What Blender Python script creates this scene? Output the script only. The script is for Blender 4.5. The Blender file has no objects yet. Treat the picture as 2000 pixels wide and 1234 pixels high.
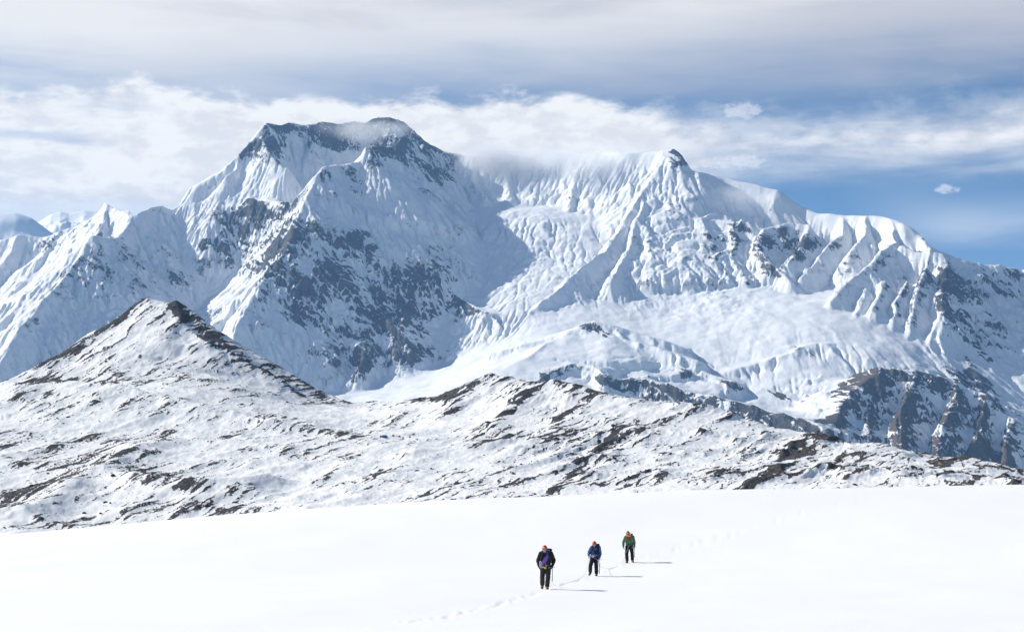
import bpy, bmesh, math, random
import numpy as np
from mathutils import Vector, Matrix

# ------------------------------------------------------------------ camera, world, sun, exposure
SC = bpy.context.scene
COL = SC.collection
F = 3333.0                       # focal length in pixels of the 2000 px wide photograph
VH = 950.0                       # row of the true horizon
TH = math.atan((VH - 617.0) / F) # camera pitch
cam_data = bpy.data.cameras.new('camera')
cam = bpy.data.objects.new('camera', cam_data); COL.objects.link(cam)
cam.location = (0, 0, 0); cam.rotation_euler = (math.pi / 2 + TH, 0, 0)
cam_data.sensor_width = 36.0; cam_data.lens = 36.0 * F / 2000.0
cam_data.clip_start = 0.5; cam_data.clip_end = 200000.0
SC.camera = cam

SUN_EL = math.radians(34.0)
SUN_AZ = math.radians(-68.0)     # measured from the view direction (+Y) towards +X: the sun stands on the left
sun_dir = Vector((math.sin(SUN_AZ) * math.cos(SUN_EL), math.cos(SUN_AZ) * math.cos(SUN_EL), math.sin(SUN_EL)))
sun_data = bpy.data.lights.new('sun', 'SUN'); sun_data.energy = 5.0; sun_data.angle = math.radians(0.53)
sun_data.color = (1.0, 0.95, 0.865)
sun = bpy.data.objects.new('sun', sun_data); COL.objects.link(sun)
sun.rotation_euler = (-sun_dir).to_track_quat('-Z', 'Y').to_euler()

SC.view_settings.view_transform = 'Standard'; SC.view_settings.look = 'None'
SC.view_settings.gamma = 1.0; SC.view_settings.use_curve_mapping = False
SC.view_settings.exposure = 0.27
SC.cycles.use_denoising = True
try: SC.cycles.denoiser = 'OPENIMAGEDENOISE'
except Exception: pass
SC.cycles.max_bounces = 4; SC.cycles.diffuse_bounces = 2; SC.cycles.glossy_bounces = 2
SC.cycles.volume_bounces = 3; SC.cycles.volume_step_rate = 2.0
SC.cycles.sample_clamp_indirect = 6.0

class NT:
    """small helper that writes node expressions"""
    def __init__(self, tree): self.t = tree; tree.nodes.clear()
    def n(self, kind, **kw):
        nd = self.t.nodes.new(kind)
        for k, v in kw.items(): setattr(nd, k, v)
        return nd
    def put(self, sock, v):
        if hasattr(v, 'is_output'): self.t.links.new(v, sock)
        elif v is not None: sock.default_value = v
    def m(self, op, a, b=None, c=None, clamp=False):
        nd = self.n('ShaderNodeMath', operation=op); nd.use_clamp = clamp
        for i, v in enumerate((a, b, c)):
            if v is not None: self.put(nd.inputs[i], v)
        return nd.outputs[0]
    def add(self, a, b): return self.m('ADD', a, b)
    def sub(self, a, b): return self.m('SUBTRACT', a, b)
    def mul(self, a, b): return self.m('MULTIPLY', a, b)
    def div(self, a, b): return self.m('DIVIDE', a, b)
    def inv(self, a): return self.m('SUBTRACT', 1.0, a)
    def ss(self, x, lo, hi):
        nd = self.n('ShaderNodeMapRange', interpolation_type='SMOOTHSTEP'); nd.clamp = True
        self.put(nd.inputs[0], x); self.put(nd.inputs[1], lo); self.put(nd.inputs[2], hi)
        nd.inputs[3].default_value = 0.0; nd.inputs[4].default_value = 1.0
        return nd.outputs[0]
    def xyz(self, a, b, c):
        nd = self.n('ShaderNodeCombineXYZ')
        for i, v in enumerate((a, b, c)): self.put(nd.inputs[i], v)
        return nd.outputs[0]
    def sep(self, v):
        nd = self.n('ShaderNodeSeparateXYZ'); self.put(nd.inputs[0], v); return nd.outputs
    def noise(self, vec, scale, detail=4.0, rough=0.5, dist=0.0, lac=2.0):
        nd = self.n('ShaderNodeTexNoise'); nd.noise_dimensions = '3D'
        self.put(nd.inputs['Vector'], vec); self.put(nd.inputs['Scale'], scale)
        self.put(nd.inputs['Detail'], detail); self.put(nd.inputs['Roughness'], rough)
        self.put(nd.inputs['Lacunarity'], lac); self.put(nd.inputs['Distortion'], dist)
        return nd.outputs['Fac'] if 'Fac' in nd.outputs else nd.outputs[0]
    def mix(self, fac, a, b):
        nd = self.n('ShaderNodeMix', data_type='RGBA')
        self.put(nd.inputs[0], fac); self.put(nd.inputs[6], a); self.put(nd.inputs[7], b)
        return nd.outputs[2]
    def curve(self, x, pts, lo, hi):
        """piecewise curve y(x); pts sorted in x; x mapped from lo..hi"""
        nd = self.n('ShaderNodeValToRGB'); cr = nd.color_ramp; cr.interpolation = 'B_SPLINE'
        ys = [p[1] for p in pts]; y0, y1 = min(ys), max(ys)
        while len(cr.elements) < len(pts): cr.elements.new(0.5)
        for e, (px, py) in zip(cr.elements, pts):
            g = (py - y0) / max(1e-9, y1 - y0); e.position = (px - lo) / (hi - lo); e.color = (g, g, g, 1)
        self.put(nd.inputs[0], self.div(self.sub(x, lo), hi - lo))
        return self.add(self.mul(nd.outputs[0], y1 - y0), y0)
    def vmul(self, v, s):
        nd = self.n('ShaderNodeVectorMath', operation='MULTIPLY'); self.put(nd.inputs[0], v); nd.inputs[1].default_value = s
        return nd.outputs[0]

def build_world():
    w = bpy.data.worlds.new('World'); SC.world = w; w.use_nodes = True
    T = NT(w.node_tree)
    tc = T.n('ShaderNodeTexCoord')
    x, y, z = T.sep(tc.outputs['Generated'])
    sky = T.n('ShaderNodeTexSky', sky_type='NISHITA'); sky.sun_disc = False
    sky.sun_elevation = SUN_EL; sky.sun_rotation = SUN_AZ
    sky.altitude = 4500; sky.air_density = 1.0; sky.dust_density = 0.3; sky.ozone_density = 1.5
    blue = T.n('ShaderNodeVectorMath', operation='SCALE'); T.put(blue.inputs[0], sky.outputs[0]); blue.inputs['Scale'].default_value = 0.078
    az = T.m('ARCTAN2', x, y)                       # 0 ahead, positive to the right
    hor = T.m('SQRT', T.add(T.mul(x, x), T.mul(y, y)))
    el = T.m('ARCTAN2', z, hor)
    E = lambda v: TH + math.atan((617.0 - v) / F)
    A = lambda u: math.atan((u - 1000.0) / F)
    # coordinates on a high flat cloud deck, for streaks that close up towards the horizon
    zz = T.m('MAXIMUM', T.add(z, 0.06), 0.03)
    deck = T.xyz(T.div(x, zz), T.div(y, zz), 0.0)
    dirv = T.xyz(T.mul(az, 1.0), T.mul(el, 2.0), 0.0)
    dstr = T.xyz(T.mul(az, 1.0), T.mul(el, 5.5), 3.0)
    n_deck = T.noise(deck, 0.55, 3, 0.55, 0.5)
    n_deck2 = T.noise(deck, 1.7, 3, 0.6, 0.3)
    n_bil = T.noise(dirv, 26.0, 6, 0.58, 0.15)
    n_fine = T.noise(dirv, 75.0, 4, 0.55, 0.0)
    n_str = T.noise(dstr, 9.0, 5, 0.55, 0.3)
    n_soft = T.noise(dstr, 4.0, 3, 0.5, 0.2)
    R = math.pi
    # 1 high grey-white veil
    lo = T.curve(az, [(-R, E(150)), (A(-400), E(260)), (A(200), E(262)), (A(700), E(208)), (A(1000), E(200)), (A(1400), E(195)), (A(1750), E(185)), (A(2100), E(190)), (A(2500), E(190)), (R, E(150))], -R, R)
    veil = T.ss(T.add(T.sub(el, lo), T.mul(T.sub(n_str, 0.5), 0.050)), -0.022, 0.055)
    hole = T.mul(T.ss(T.add(n_deck, T.mul(T.sub(n_deck2, 0.5), 0.35)), 0.55, 0.78), 0.45)
    open_up = T.ss(el, 0.27, 0.46)
    veil = T.mul(veil, T.add(T.mul(T.inv(open_up), 1.0), T.mul(open_up, hole)))
    veil_col = T.mix(T.ss(T.add(T.add(T.mul(az, 1.2), T.mul(T.sub(n_soft, 0.5), 1.2)), T.mul(T.sub(n_str, 0.5), 1.0)), -0.30, 0.48), (0.79, 0.77, 0.74, 1), (0.54, 0.525, 0.545, 1))
    # 2 cumulus bank behind the summit
    top = T.curve(az, [(-R, E(260)), (A(-500), E(215)), (A(0), E(205)), (A(150), E(200)), (A(235), E(160)), (A(330), E(186)), (A(470), E(212)), (A(545), E(188)), (A(640), E(206)), (A(760), E(206)), (A(900), E(190)), (A(1000), E(182)), (A(1140), E(190)), (A(1250), E(214)), (A(1380), E(232)), (A(1455), E(214)), (A(1520), E(240)), (A(1700), E(238)), (A(1900), E(222)), (A(2200), E(215)), (R, E(260))], -R, R)
    bot = T.curve(az, [(-R, E(420)), (A(-300), E(420)), (A(1050), E(420)), (A(1300), E(360)), (A(1500), E(338)), (A(1700), E(335)), (A(2000), E(345)), (A(2400), E(340)), (R, E(420))], -R, R)
    edge = T.ss(az, A(1150), A(1550))               # crisp heaps on the left, soft sheet on the right
    bump = T.add(T.mul(T.sub(n_bil, 0.5), 0.036), T.mul(T.sub(n_fine, 0.5), 0.010))
    dt = T.add(T.sub(top, el), bump)
    soft = T.add(0.0070, T.mul(edge, 0.018))
    up = T.ss(T.div(dt, soft), -0.6, 1.0)
    db = T.add(T.sub(el, bot), T.mul(T.sub(n_str, 0.5), 0.028))
    dn = T.ss(db, -0.012, 0.016)
    bank = T.mul(up, dn)
    gapl = T.mul(T.inv(T.ss(az, A(150), A(420))), T.ss(T.add(n_str, T.mul(T.sub(n_deck2, 0.5), 0.3)), 0.50, 0.68))
    gapl = T.mul(gapl, T.ss(el, E(330), E(285)))
    bank = T.mul(bank, T.inv(T.mul(gapl, 0.45)))
    thin = T.sub(1.0, T.mul(edge, T.mul(0.42, T.ss(n_str, 0.62, 0.35))))
    bank = T.mul(bank, thin)
    bank_col = T.mix(T.ss(T.add(n_bil, T.mul(T.sub(n_fine, 0.5), 0.5)), 0.36, 0.60), (0.72, 0.705, 0.695, 1), (0.87, 0.85, 0.81, 1))
    # 3 thin band low on the right and left
    b3 = T.mul(T.ss(T.sub(T.add(el, T.mul(T.sub(n_str, 0.5), 0.02)), E(486)), -0.008, 0.012), T.ss(T.sub(E(425), T.add(el, T.mul(T.sub(n_soft, 0.5), 0.05))), -0.022, 0.022))
    b3 = T.mul(b3, T.mul(T.ss(T.add(az, T.mul(el, 0.55)), A(1620) + 0.09, A(1900) + 0.09), T.add(0.62, T.mul(n_str, 0.35))))
    b4 = T.mul(T.ss(T.sub(E(402), T.add(el, T.mul(T.sub(n_str, 0.5), 0.03))), -0.012, 0.008), T.inv(T.ss(az, A(500), A(900))))
    b4 = T.mul(b4, 0.8)
    # 4 single small puffs
    n_puff = T.noise(dirv, 190.0, 4, 0.6, 0.0)
    def puff(u, v, ru, rv, k=1.0):
        du = T.div(T.sub(az, A(u)), ru / F); dv = T.div(T.sub(el, E(v)), rv / F)
        r = T.add(T.mul(du, du), T.mul(dv, dv))
        r = T.add(r, T.add(T.mul(T.sub(n_fine, 0.5), 2.4), T.mul(T.sub(n_puff, 0.5), 3.4)))
        return T.mul(T.ss(r, 1.1, -0.1), k)
    puffs = T.m('MAXIMUM', puff(1862, 387, 26, 11, 0.6), puff(1440, 322, 75, 16, 0.6))
    puffs = T.m('MAXIMUM', puffs, puff(1458, 222, 40, 19, 0.5))
    col = T.vmul(blue.outputs[0], (0.78, 1.0, 1.08))
    col = T.mix(T.mul(veil, 0.98), col, veil_col)
    haze_low = T.ss(el, 0.14, 0.0)
    col = T.mix(T.mul(haze_low, 0.15), col, (0.62, 0.72, 0.84, 1))
    col = T.mix(b3, col, (0.66, 0.70, 0.76, 1))
    col = T.mix(b4, col, (0.74, 0.77, 0.81, 1))
    col = T.mix(bank, col, bank_col)
    col = T.mix(puffs, col, (0.80, 0.805, 0.815, 1))
    bg = T.n('ShaderNodeBackground'); T.put(bg.inputs[0], col); bg.inputs[1].default_value = 1.0
    out = T.n('ShaderNodeOutputWorld'); T.t.links.new(bg.outputs[0], out.inputs[0])
    w.cycles.sampling_method = 'NONE'
build_world()
# ------------------------------------------------------------------ helpers
def at(u, v, Y):
    """point of the place seen at pixel (u, v) of the photograph, Y metres ahead"""
    yc = (617.0 - v) / F
    wy = math.cos(TH) - yc * math.sin(TH); wz = math.sin(TH) + yc * math.cos(TH)
    return ((u - 1000.0) / F / wy * Y, Y, wz / wy * Y)

f32 = np.float32
_rs = np.random.RandomState(7)
_perm = _rs.permutation(4096).astype(np.int32)
_grad = _rs.uniform(-1, 1, (4096, 2)).astype(f32); _grad /= np.linalg.norm(_grad, axis=1)[:, None]
def perlin(x, y, seed=0):
    x = np.asarray(x, f32) + f32(seed * 17.31); y = np.asarray(y, f32) + f32(seed * 9.77)
    xf = np.floor(x); yf = np.floor(y); xi = xf.astype(np.int32); yi = yf.astype(np.int32)
    fx = x - xf; fy = y - yf
    wx = fx * fx * fx * (fx * (fx * 6 - 15) + 10); wy = fy * fy * fy * (fy * (fy * 6 - 15) + 10)
    def g(ax, ay, dx, dy):
        h = _perm[(_perm[ax & 4095] + ay) & 4095]; gr = _grad[h]
        return gr[..., 0] * dx + gr[..., 1] * dy
    a = g(xi, yi, fx, fy); b = g(xi + 1, yi, fx - 1, fy)
    c = g(xi, yi + 1, fx, fy - 1); d = g(xi + 1, yi + 1, fx - 1, fy - 1)
    ab = a + wx * (b - a); cd = c + wx * (d - c)
    return (ab + wy * (cd - ab)) * f32(1.6)
def fbm(x, y, lam, octs, gain=0.5, seed=0, lac=2.03):
    r = np.zeros(np.shape(x), f32); a = 1.0; k = 1.0 / lam
    for i in range(octs):
        r += f32(a) * perlin(x * f32(k), y * f32(k), seed + i * 3); a *= gain; k *= lac
    return r
def ridged(x, y, lam, octs, gain=0.5, seed=0, lac=2.07):
    r = np.zeros(np.shape(x), f32); a = 1.0; k = 1.0 / lam; w = np.ones(np.shape(x), f32)
    for i in range(octs):
        n = 1 - np.abs(perlin(x * f32(k), y * f32(k), seed + i * 5)); n *= n
        r += f32(a) * n * w; w = np.clip(n * 1.4, 0, 1); a *= gain; k *= lac
    return r
def sstep(x, a, b):
    t = np.clip((x - a) / (b - a), 0, 1); return t * t * (3 - 2 * t)
def smax(a, b, k):
    h = np.maximum(k - np.abs(a - b), 0) / k
    return np.maximum(a, b) + h * h * k * 0.25

def tps(pts, sx, sy, reg=0.02):
    """thin plate sheet through points (x, y, z); returns a function evaluated through a coarse grid"""
    p = np.array(pts, float); n = len(p); q = p[:, :2] / np.array([sx, sy])
    def ker(r2): return 0.5 * r2 * np.log(r2 + 1e-12)
    d2 = ((q[:, None] - q[None]) ** 2).sum(-1)
    A = np.zeros((n + 3, n + 3)); A[:n, :n] = ker(d2) + reg * np.eye(n)
    A[:n, n] = 1; A[:n, n + 1:] = q; A[n, :n] = 1; A[n + 1:, :n] = q.T
    w = np.linalg.solve(A, np.r_[p[:, 2], 0, 0, 0])
    def ev(X, Y):
        X = np.asarray(X, float); Y = np.asarray(Y, float)
        x0, x1, y0, y1 = X.min(), X.max(), Y.min(), Y.max(); N = 170
        gx = np.linspace(x0, x1, N); gy = np.linspace(y0, y1, N)
        GX, GY = np.meshgrid(gx / sx, gy / sy)
        Z = np.full(GX.shape, w[n]) + w[n + 1] * GX + w[n + 2] * GY
        for i in range(n): Z += w[i] * ker((GX - q[i, 0]) ** 2 + (GY - q[i, 1]) ** 2)
        fx = np.clip((X - x0) / (x1 - x0) * (N - 1), 0, N - 1.001); fy = np.clip((Y - y0) / (y1 - y0) * (N - 1), 0, N - 1.001)
        ix = fx.astype(int); iy = fy.astype(int); tx = fx - ix; ty = fy - iy
        return ((Z[iy, ix] * (1 - tx) + Z[iy, ix + 1] * tx) * (1 - ty) + (Z[iy + 1, ix] * (1 - tx) + Z[iy + 1, ix + 1] * tx) * ty).astype(f32)
    return ev

_tab = {}
def flute(t, lam, seed):
    """1-D rib profile along a ridge, 0..1"""
    x = t / lam
    return (np.abs(perlin(x, x * 0 + seed * 3.7, seed)) * 1.5 + 0.5 * np.abs(perlin(x * 2.3, x * 0 + seed * 1.7, seed + 9)) * 1.5)

def ridge_field(X, Y, Z, ridges, k=30.0):
    """raise Z to the flanks that fall away from every ridge line"""
    for ri, rd in enumerate(ridges):
        P = np.array([at(*p) for p in rd['p']], f32)
        sl, sr, si, L, r0 = rd.get('sl', 1.0), rd.get('sr', 1.0), rd.get('si', 0.5), rd.get('L', 500.0), rd.get('r', 12.0)
        fa, fl = rd.get('fa', 0.0), rd.get('fl', 100.0)
        R = rd.get('R', 1500.0) * 1.5
        mk = (X > P[:, 0].min() - R) & (X < P[:, 0].max() + R) & (Y > P[:, 1].min() - R) & (Y < P[:, 1].max() + R)
        idx = np.nonzero(mk)[0]
        if not len(idx): continue
        x = X[idx]; y = Y[idx]; best = np.full(len(idx), -1e9, f32); cum = 0.0
        flat = min(sl, sr) < 0.25                      # a rim with a level back: each point belongs to its nearest stretch
        dmin = np.full(len(idx), 1e9, f32); tg = P[1:, :2] - P[:-1, :2]; tg = tg / np.linalg.norm(tg, axis=1)[:, None]
        for si_, (a, b) in enumerate(zip(P[:-1], P[1:])):
            ex, ey = b[0] - a[0], b[1] - a[1]; l2 = ex * ex + ey * ey; l = math.sqrt(l2)
            t = np.clip(((x - a[0]) * ex + (y - a[1]) * ey) / l2, 0, 1)
            dx = x - a[0] - t * ex; dy = y - a[1] - t * ey
            d = np.sqrt(dx * dx + dy * dy + r0 * r0) - r0
            side = sstep((ex * dy - ey * dx) / (np.sqrt(dx * dx + dy * dy) * l + 1e-3), -0.35, 0.35)   # 1 = left of the line
            if flat:
                pv = tg[si_] + tg[max(si_ - 1, 0)]; nx_ = tg[si_] + tg[min(si_ + 1, len(tg) - 1)]
                tx = np.where(t <= 0, pv[0], np.where(t >= 1, nx_[0], tg[si_][0])); ty = np.where(t <= 0, pv[1], np.where(t >= 1, nx_[1], tg[si_][1]))
                side = sstep((tx * dy - ty * dx) / (np.sqrt((dx * dx + dy * dy) * (tx * tx + ty * ty)) + 1e-3), -0.12, 0.12)
                if si_ == 0: side = np.where((t <= 0), 0 if sr > sl else 1, side)
                if si_ == len(tg) - 1: side = np.where((t >= 1), 0 if sr > sl else 1, side)
            s0 = sr + (sl - sr) * side
            s_inf = np.minimum(s0, si)
            dd = s_inf * d + (s0 - s_inf) * L * (1 - np.exp(-d / L))
            dd = dd + 1.6 * np.maximum(d - 0.6 * R, 0)
            h = a[2] + t * (b[2] - a[2]) - dd
            if fa:
                tt = cum + t * l + 0.25 * d * perlin(x / 260.0, y / 260.0, ri + 40)
                h = h - fa * flute(tt, fl, ri + 1) * np.clip(d / (fl * 1.3), 0, 1)
            if flat: nn = d < dmin; best = np.where(nn, h, best); dmin = np.minimum(dmin, d)
            else: best = np.maximum(best, h)
            cum += l
        Z[idx] = smax(Z[idx], best, k)
    return Z

def grid_mesh(name, X, Y, Z, nr, nc, mat, attrs=None, smooth=True):
    me = bpy.data.meshes.new(name)
    co = np.stack([X, Y, Z], 1).astype(f32)
    i = np.arange(nr * nc).reshape(nr, nc)
    q = np.stack([i[:-1, :-1], i[:-1, 1:], i[1:, 1:], i[1:, :-1]], -1).reshape(-1, 4)
    me.vertices.add(len(co)); me.vertices.foreach_set('co', co.ravel())
    me.loops.add(q.size); me.loops.foreach_set('vertex_index', q.ravel().astype(np.int32))
    me.polygons.add(len(q)); me.polygons.foreach_set('loop_start', np.arange(0, q.size, 4, dtype=np.int32))
    me.update(calc_edges=True)
    me.polygons.foreach_set('use_smooth', np.full(len(q), smooth))
    for k, v in (attrs or {}).items():
        a = me.attributes.new(k, 'FLOAT', 'POINT'); a.data.foreach_set('value', np.asarray(v, f32).ravel())
    me.materials.append(mat)
    o = bpy.data.objects.new(name, me); COL.objects.link(o)
    return o

def normals_z(X, Y, Z, nr, nc):
    """true slope (tan) of the sheet at every vertex, plus its x and y gradients"""
    x = X.reshape(nr, nc); y = Y.reshape(nr, nc); z = Z.reshape(nr, nc)
    p = np.stack([x, y, z], -1)
    du = np.gradient(p, axis=1); dv = np.gradient(p, axis=0)
    n = np.cross(du, dv); n /= np.linalg.norm(n, axis=-1, keepdims=True) + 1e-9
    return n

def half_res(fun, rows, s):
    """evaluate a base surface on every other row and column and fill in between"""
    nr, nc = rows.shape
    i = np.unique(np.r_[np.arange(0, nr, 2), nr - 1]); j = np.unique(np.r_[np.arange(0, nc, 2), nc - 1])
    rs = rows[np.ix_(i, j)]; Z = fun((rs * s[j][None].astype(f32)).ravel(), rs.ravel()).reshape(rs.shape)
    jj = np.arange(nc); a = np.clip(np.searchsorted(j, jj, 'right') - 1, 0, len(j) - 2); t = ((jj - j[a]) / (j[a + 1] - j[a])).astype(f32)
    Z = Z[:, a] * (1 - t) + Z[:, a + 1] * t
    ii = np.arange(nr); a = np.clip(np.searchsorted(i, ii, 'right') - 1, 0, len(i) - 2); t = ((ii - i[a]) / (i[a + 1] - i[a])).astype(f32)[:, None]
    return (Z[a] * (1 - t) + Z[a + 1] * t).ravel()

def adaptive_rows(fun, s, Ygrid, nr, floor_w=0.25):
    """row positions per column so that steep faces get more rows"""
    S, YY = np.meshgrid(s[::8], Ygrid)
    Z = fun((S * YY).ravel().astype(f32), YY.ravel().astype(f32)).reshape(S.shape)
    el = Z / YY
    dv = np.abs(np.diff(el, axis=0)); dv = dv / (dv.mean(0, keepdims=True) + 1e-9)
    w = floor_w + np.clip(dv, 0, 4)
    ker = np.ones(9) / 9
    w = np.apply_along_axis(lambda c: np.convolve(np.pad(c, 4, mode='edge'), ker, 'valid'), 1, w)
    w = np.apply_along_axis(lambda c: np.convolve(np.pad(c, 4, mode='edge'), ker, 'valid'), 0, w)
    cum = np.concatenate([np.zeros((1, w.shape[1])), np.cumsum(w, 0)], 0); cum /= cum[-1:]
    t = np.linspace(0, 1, nr)
    out = np.stack([np.interp(t, cum[:, j], Ygrid) for j in range(w.shape[1])], 1)
    full = np.stack([np.interp(np.arange(len(s)), np.arange(0, len(s), 8), out[i]) for i in range(nr)], 0)
    return full.astype(f32)

def project(X, Y, Z):
    """build-time bookkeeping: which photograph pixel a point of the place falls on"""
    c, s = math.cos(TH), math.sin(TH)
    d = Y * c + Z * s; h = -Y * s + Z * c
    return 1000.0 + F * X / d, 617.0 - F * h / d

def blobs(U, V, lst):
    r = np.zeros(U.shape, f32)
    for (u, v, ru, rv, ang, w) in lst:
        a = math.radians(ang); du = U - u; dv = V - v
        p = (du * math.cos(a) + dv * math.sin(a)) / ru; q = (-du * math.sin(a) + dv * math.cos(a)) / rv
        r += f32(w) * np.exp(-(p * p + q * q) ** 1.5)
    return r

def skyline_clamp(X, Y, Z, line, back, k):
    """let no ground behind or before a skyline ridge stand higher than the ridge itself"""
    P = np.array([at(*p) for p in line]); sl = P[:, 0] / P[:, 1]; o = np.argsort(sl)
    s = X / Y; yc = np.interp(s, sl[o], P[o, 1]).astype(f32); el = np.interp(s, sl[o], (P[:, 2] / P[:, 1])[o]).astype(f32)
    d = Y - yc
    cap = np.where(d > 0, el * yc - back * d, el * Y + 0.03 * d)
    return -smax(-Z, -cap, k)

def blur(Z, r):
    k = np.ones(2 * r + 1, f32) / (2 * r + 1)
    for ax in (0, 1):
        P = np.pad(Z, [(r + 1, r) if a == ax else (0, 0) for a in (0, 1)], mode='edge'); C = np.cumsum(P, axis=ax, dtype=np.float64)
        n = Z.shape[ax]
        Z = ((np.take(C, np.arange(2 * r + 1, 2 * r + 1 + n), ax) - np.take(C, np.arange(0, n), ax)) / (2 * r + 1)).astype(f32)
    return Z

def erode(Z, cell, batches=4, n=70000, steps=44, seed=3, mask=None, rate=0.30):
    """water and avalanches cut gullies down the flanks: many drops run at once"""
    rng = np.random.RandomState(seed); H = (Z / cell).astype(f32); ny, nx = H.shape
    for b in range(batches):
        px = rng.uniform(2, nx - 4, n).astype(f32); py = rng.uniform(2, ny - 4, n).astype(f32)
        vx = np.zeros(n, f32); vy = np.zeros(n, f32); sp = np.ones(n, f32); wt = np.ones(n, f32); sd = np.zeros(n, f32)
        for st in range(steps):
            ix = px.astype(np.int32); iy = py.astype(np.int32); fx = px - ix; fy = py - iy; q = iy * nx + ix
            Hf = H.ravel(); h00 = Hf[q]; h10 = Hf[q + 1]; h01 = Hf[q + nx]; h11 = Hf[q + nx + 1]
            gx = (h10 - h00) * (1 - fy) + (h11 - h01) * fy; gy = (h01 - h00) * (1 - fx) + (h11 - h10) * fx
            h = h00 * (1 - fx) * (1 - fy) + h10 * fx * (1 - fy) + h01 * (1 - fx) * fy + h11 * fx * fy
            vx = vx * 0.25 - gx * 0.75; vy = vy * 0.25 - gy * 0.75
            l = np.sqrt(vx * vx + vy * vy) + 1e-6; vx /= l; vy /= l
            qx = np.clip(px + vx, 2, nx - 4); qy = np.clip(py + vy, 2, ny - 4)
            jx = qx.astype(np.int32); jy = qy.astype(np.int32); ex = qx - jx; ey = qy - jy; w = jy * nx + jx
            h2 = Hf[w] * (1 - ex) * (1 - ey) + Hf[w + 1] * ex * (1 - ey) + Hf[w + nx] * (1 - ex) * ey + Hf[w + nx + 1] * ex * ey
            dh = h2 - h
            cp = np.maximum(-dh, 0.01) * sp * wt * 1.6
            dep = np.where(dh > 0, np.minimum(dh, sd), np.where(sd > cp, (sd - cp) * 0.25, 0))
            er = np.where((dh <= 0) & (sd <= cp), np.minimum((cp - sd) * rate, -dh * 0.5), 0)
            if mask is not None: mq = mask.ravel()[q]; er = er * mq; dep = dep * mq
            ch = dep - er; sd = sd - ch
            D = np.bincount(q, ch * (1 - fx) * (1 - fy), nx * ny) + np.bincount(q + 1, ch * fx * (1 - fy), nx * ny) + np.bincount(q + nx, ch * (1 - fx) * fy, nx * ny) + np.bincount(q + nx + 1, ch * fx * fy, nx * ny)
            H = H + np.clip(D, -0.25, 0.12).reshape(ny, nx).astype(f32)
            sp = np.sqrt(np.maximum(sp * sp - dh * 2.0, 0.05)); sp = np.minimum(sp, 4.0); wt *= 0.985
            px, py = qx, qy
    return Z + np.clip(H * cell - Z, -60, 10)

def sample(G, x0, x1, y0, y1, X, Y):
    ny, nx = G.shape
    fx = np.clip((X - x0) / (x1 - x0) * (nx - 1), 0, nx - 1.001); fy = np.clip((Y - y0) / (y1 - y0) * (ny - 1), 0, ny - 1.001)
    ix = fx.astype(np.int32); iy = fy.astype(np.int32); tx = (fx - ix).astype(f32); ty = (fy - iy).astype(f32)
    return ((G[iy, ix] * (1 - tx) + G[iy, ix + 1] * tx) * (1 - ty) + (G[iy + 1, ix] * (1 - tx) + G[iy + 1, ix + 1] * tx) * ty).astype(f32)
# ------------------------------------------------------------------ terrain materials
def snow_rock_material(name, rock_a, rock_b, snow, fine, stretch, bump_d, edge=0.10, fine_amp=0.5, rot=(0, 0, 0)):
    m = bpy.data.materials.new(name); m.use_nodes = True; T = NT(m.node_tree)
    tc = T.n('ShaderNodeTexCoord'); obj = tc.outputs['Object']
    mp = T.n('ShaderNodeMapping'); T.put(mp.inputs['Vector'], obj); mp.inputs['Scale'].default_value = stretch; mp.inputs['Rotation'].default_value = rot
    sv = mp.outputs[0]
    at_r = T.n('ShaderNodeAttribute', attribute_name='rock').outputs['Fac']
    at_b = T.n('ShaderNodeAttribute', attribute_name='tint').outputs['Fac']
    n1 = T.noise(sv, 1.0 / fine, 6, 0.62, 0.4)
    n2 = T.noise(obj, 1.0 / (fine * 3.1), 4, 0.6, 0.2)
    n3 = T.noise(sv, 1.0 / (fine * 0.3), 3, 0.6, 0.0)
    v = T.add(at_r, T.mul(T.sub(n1, 0.5), fine_amp * 2.0))
    v = T.add(v, T.mul(T.sub(n3, 0.5), fine_amp * 0.9))
    fac = T.ss(v, 0.5 - edge, 0.5 + edge)
    rc = T.mix(T.ss(n2, 0.38, 0.62), rock_a, rock_b)
    rc = T.mix(T.mul(at_b, 0.85), rc, (0.105, 0.072, 0.052, 1))
    rc2 = T.mix(T.ss(n3, 0.35, 0.75), rc, T.mix(0.5, rc, (0.20, 0.195, 0.19, 1)))
    sc = T.mix(T.ss(n2, 0.3, 0.75), snow, tuple(c * 0.955 for c in snow[:3]) + (1,))
    col = T.mix(fac, sc, rc2)
    bs = T.n('ShaderNodeBsdfPrincipled')
    T.put(bs.inputs['Base Color'], col)
    T.put(bs.inputs['Roughness'], T.add(0.62, T.mul(fac, 0.3)))
    bs.inputs['Specular IOR Level'].default_value = 0.12
    hgt = T.add(T.mul(n1, T.add(0.4, T.mul(fac, 1.0))), T.mul(n3, T.mul(fac, 0.5)))
    bp = T.n('ShaderNodeBump'); bp.inputs['Distance'].default_value = bump_d; bp.inputs['Strength'].default_value = 0.8
    T.put(bp.inputs['Height'], hgt); T.put(bs.inputs['Normal'], bp.outputs[0])
    out = T.n('ShaderNodeOutputMaterial'); T.t.links.new(bs.outputs[0], out.inputs[0])
    return m

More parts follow.
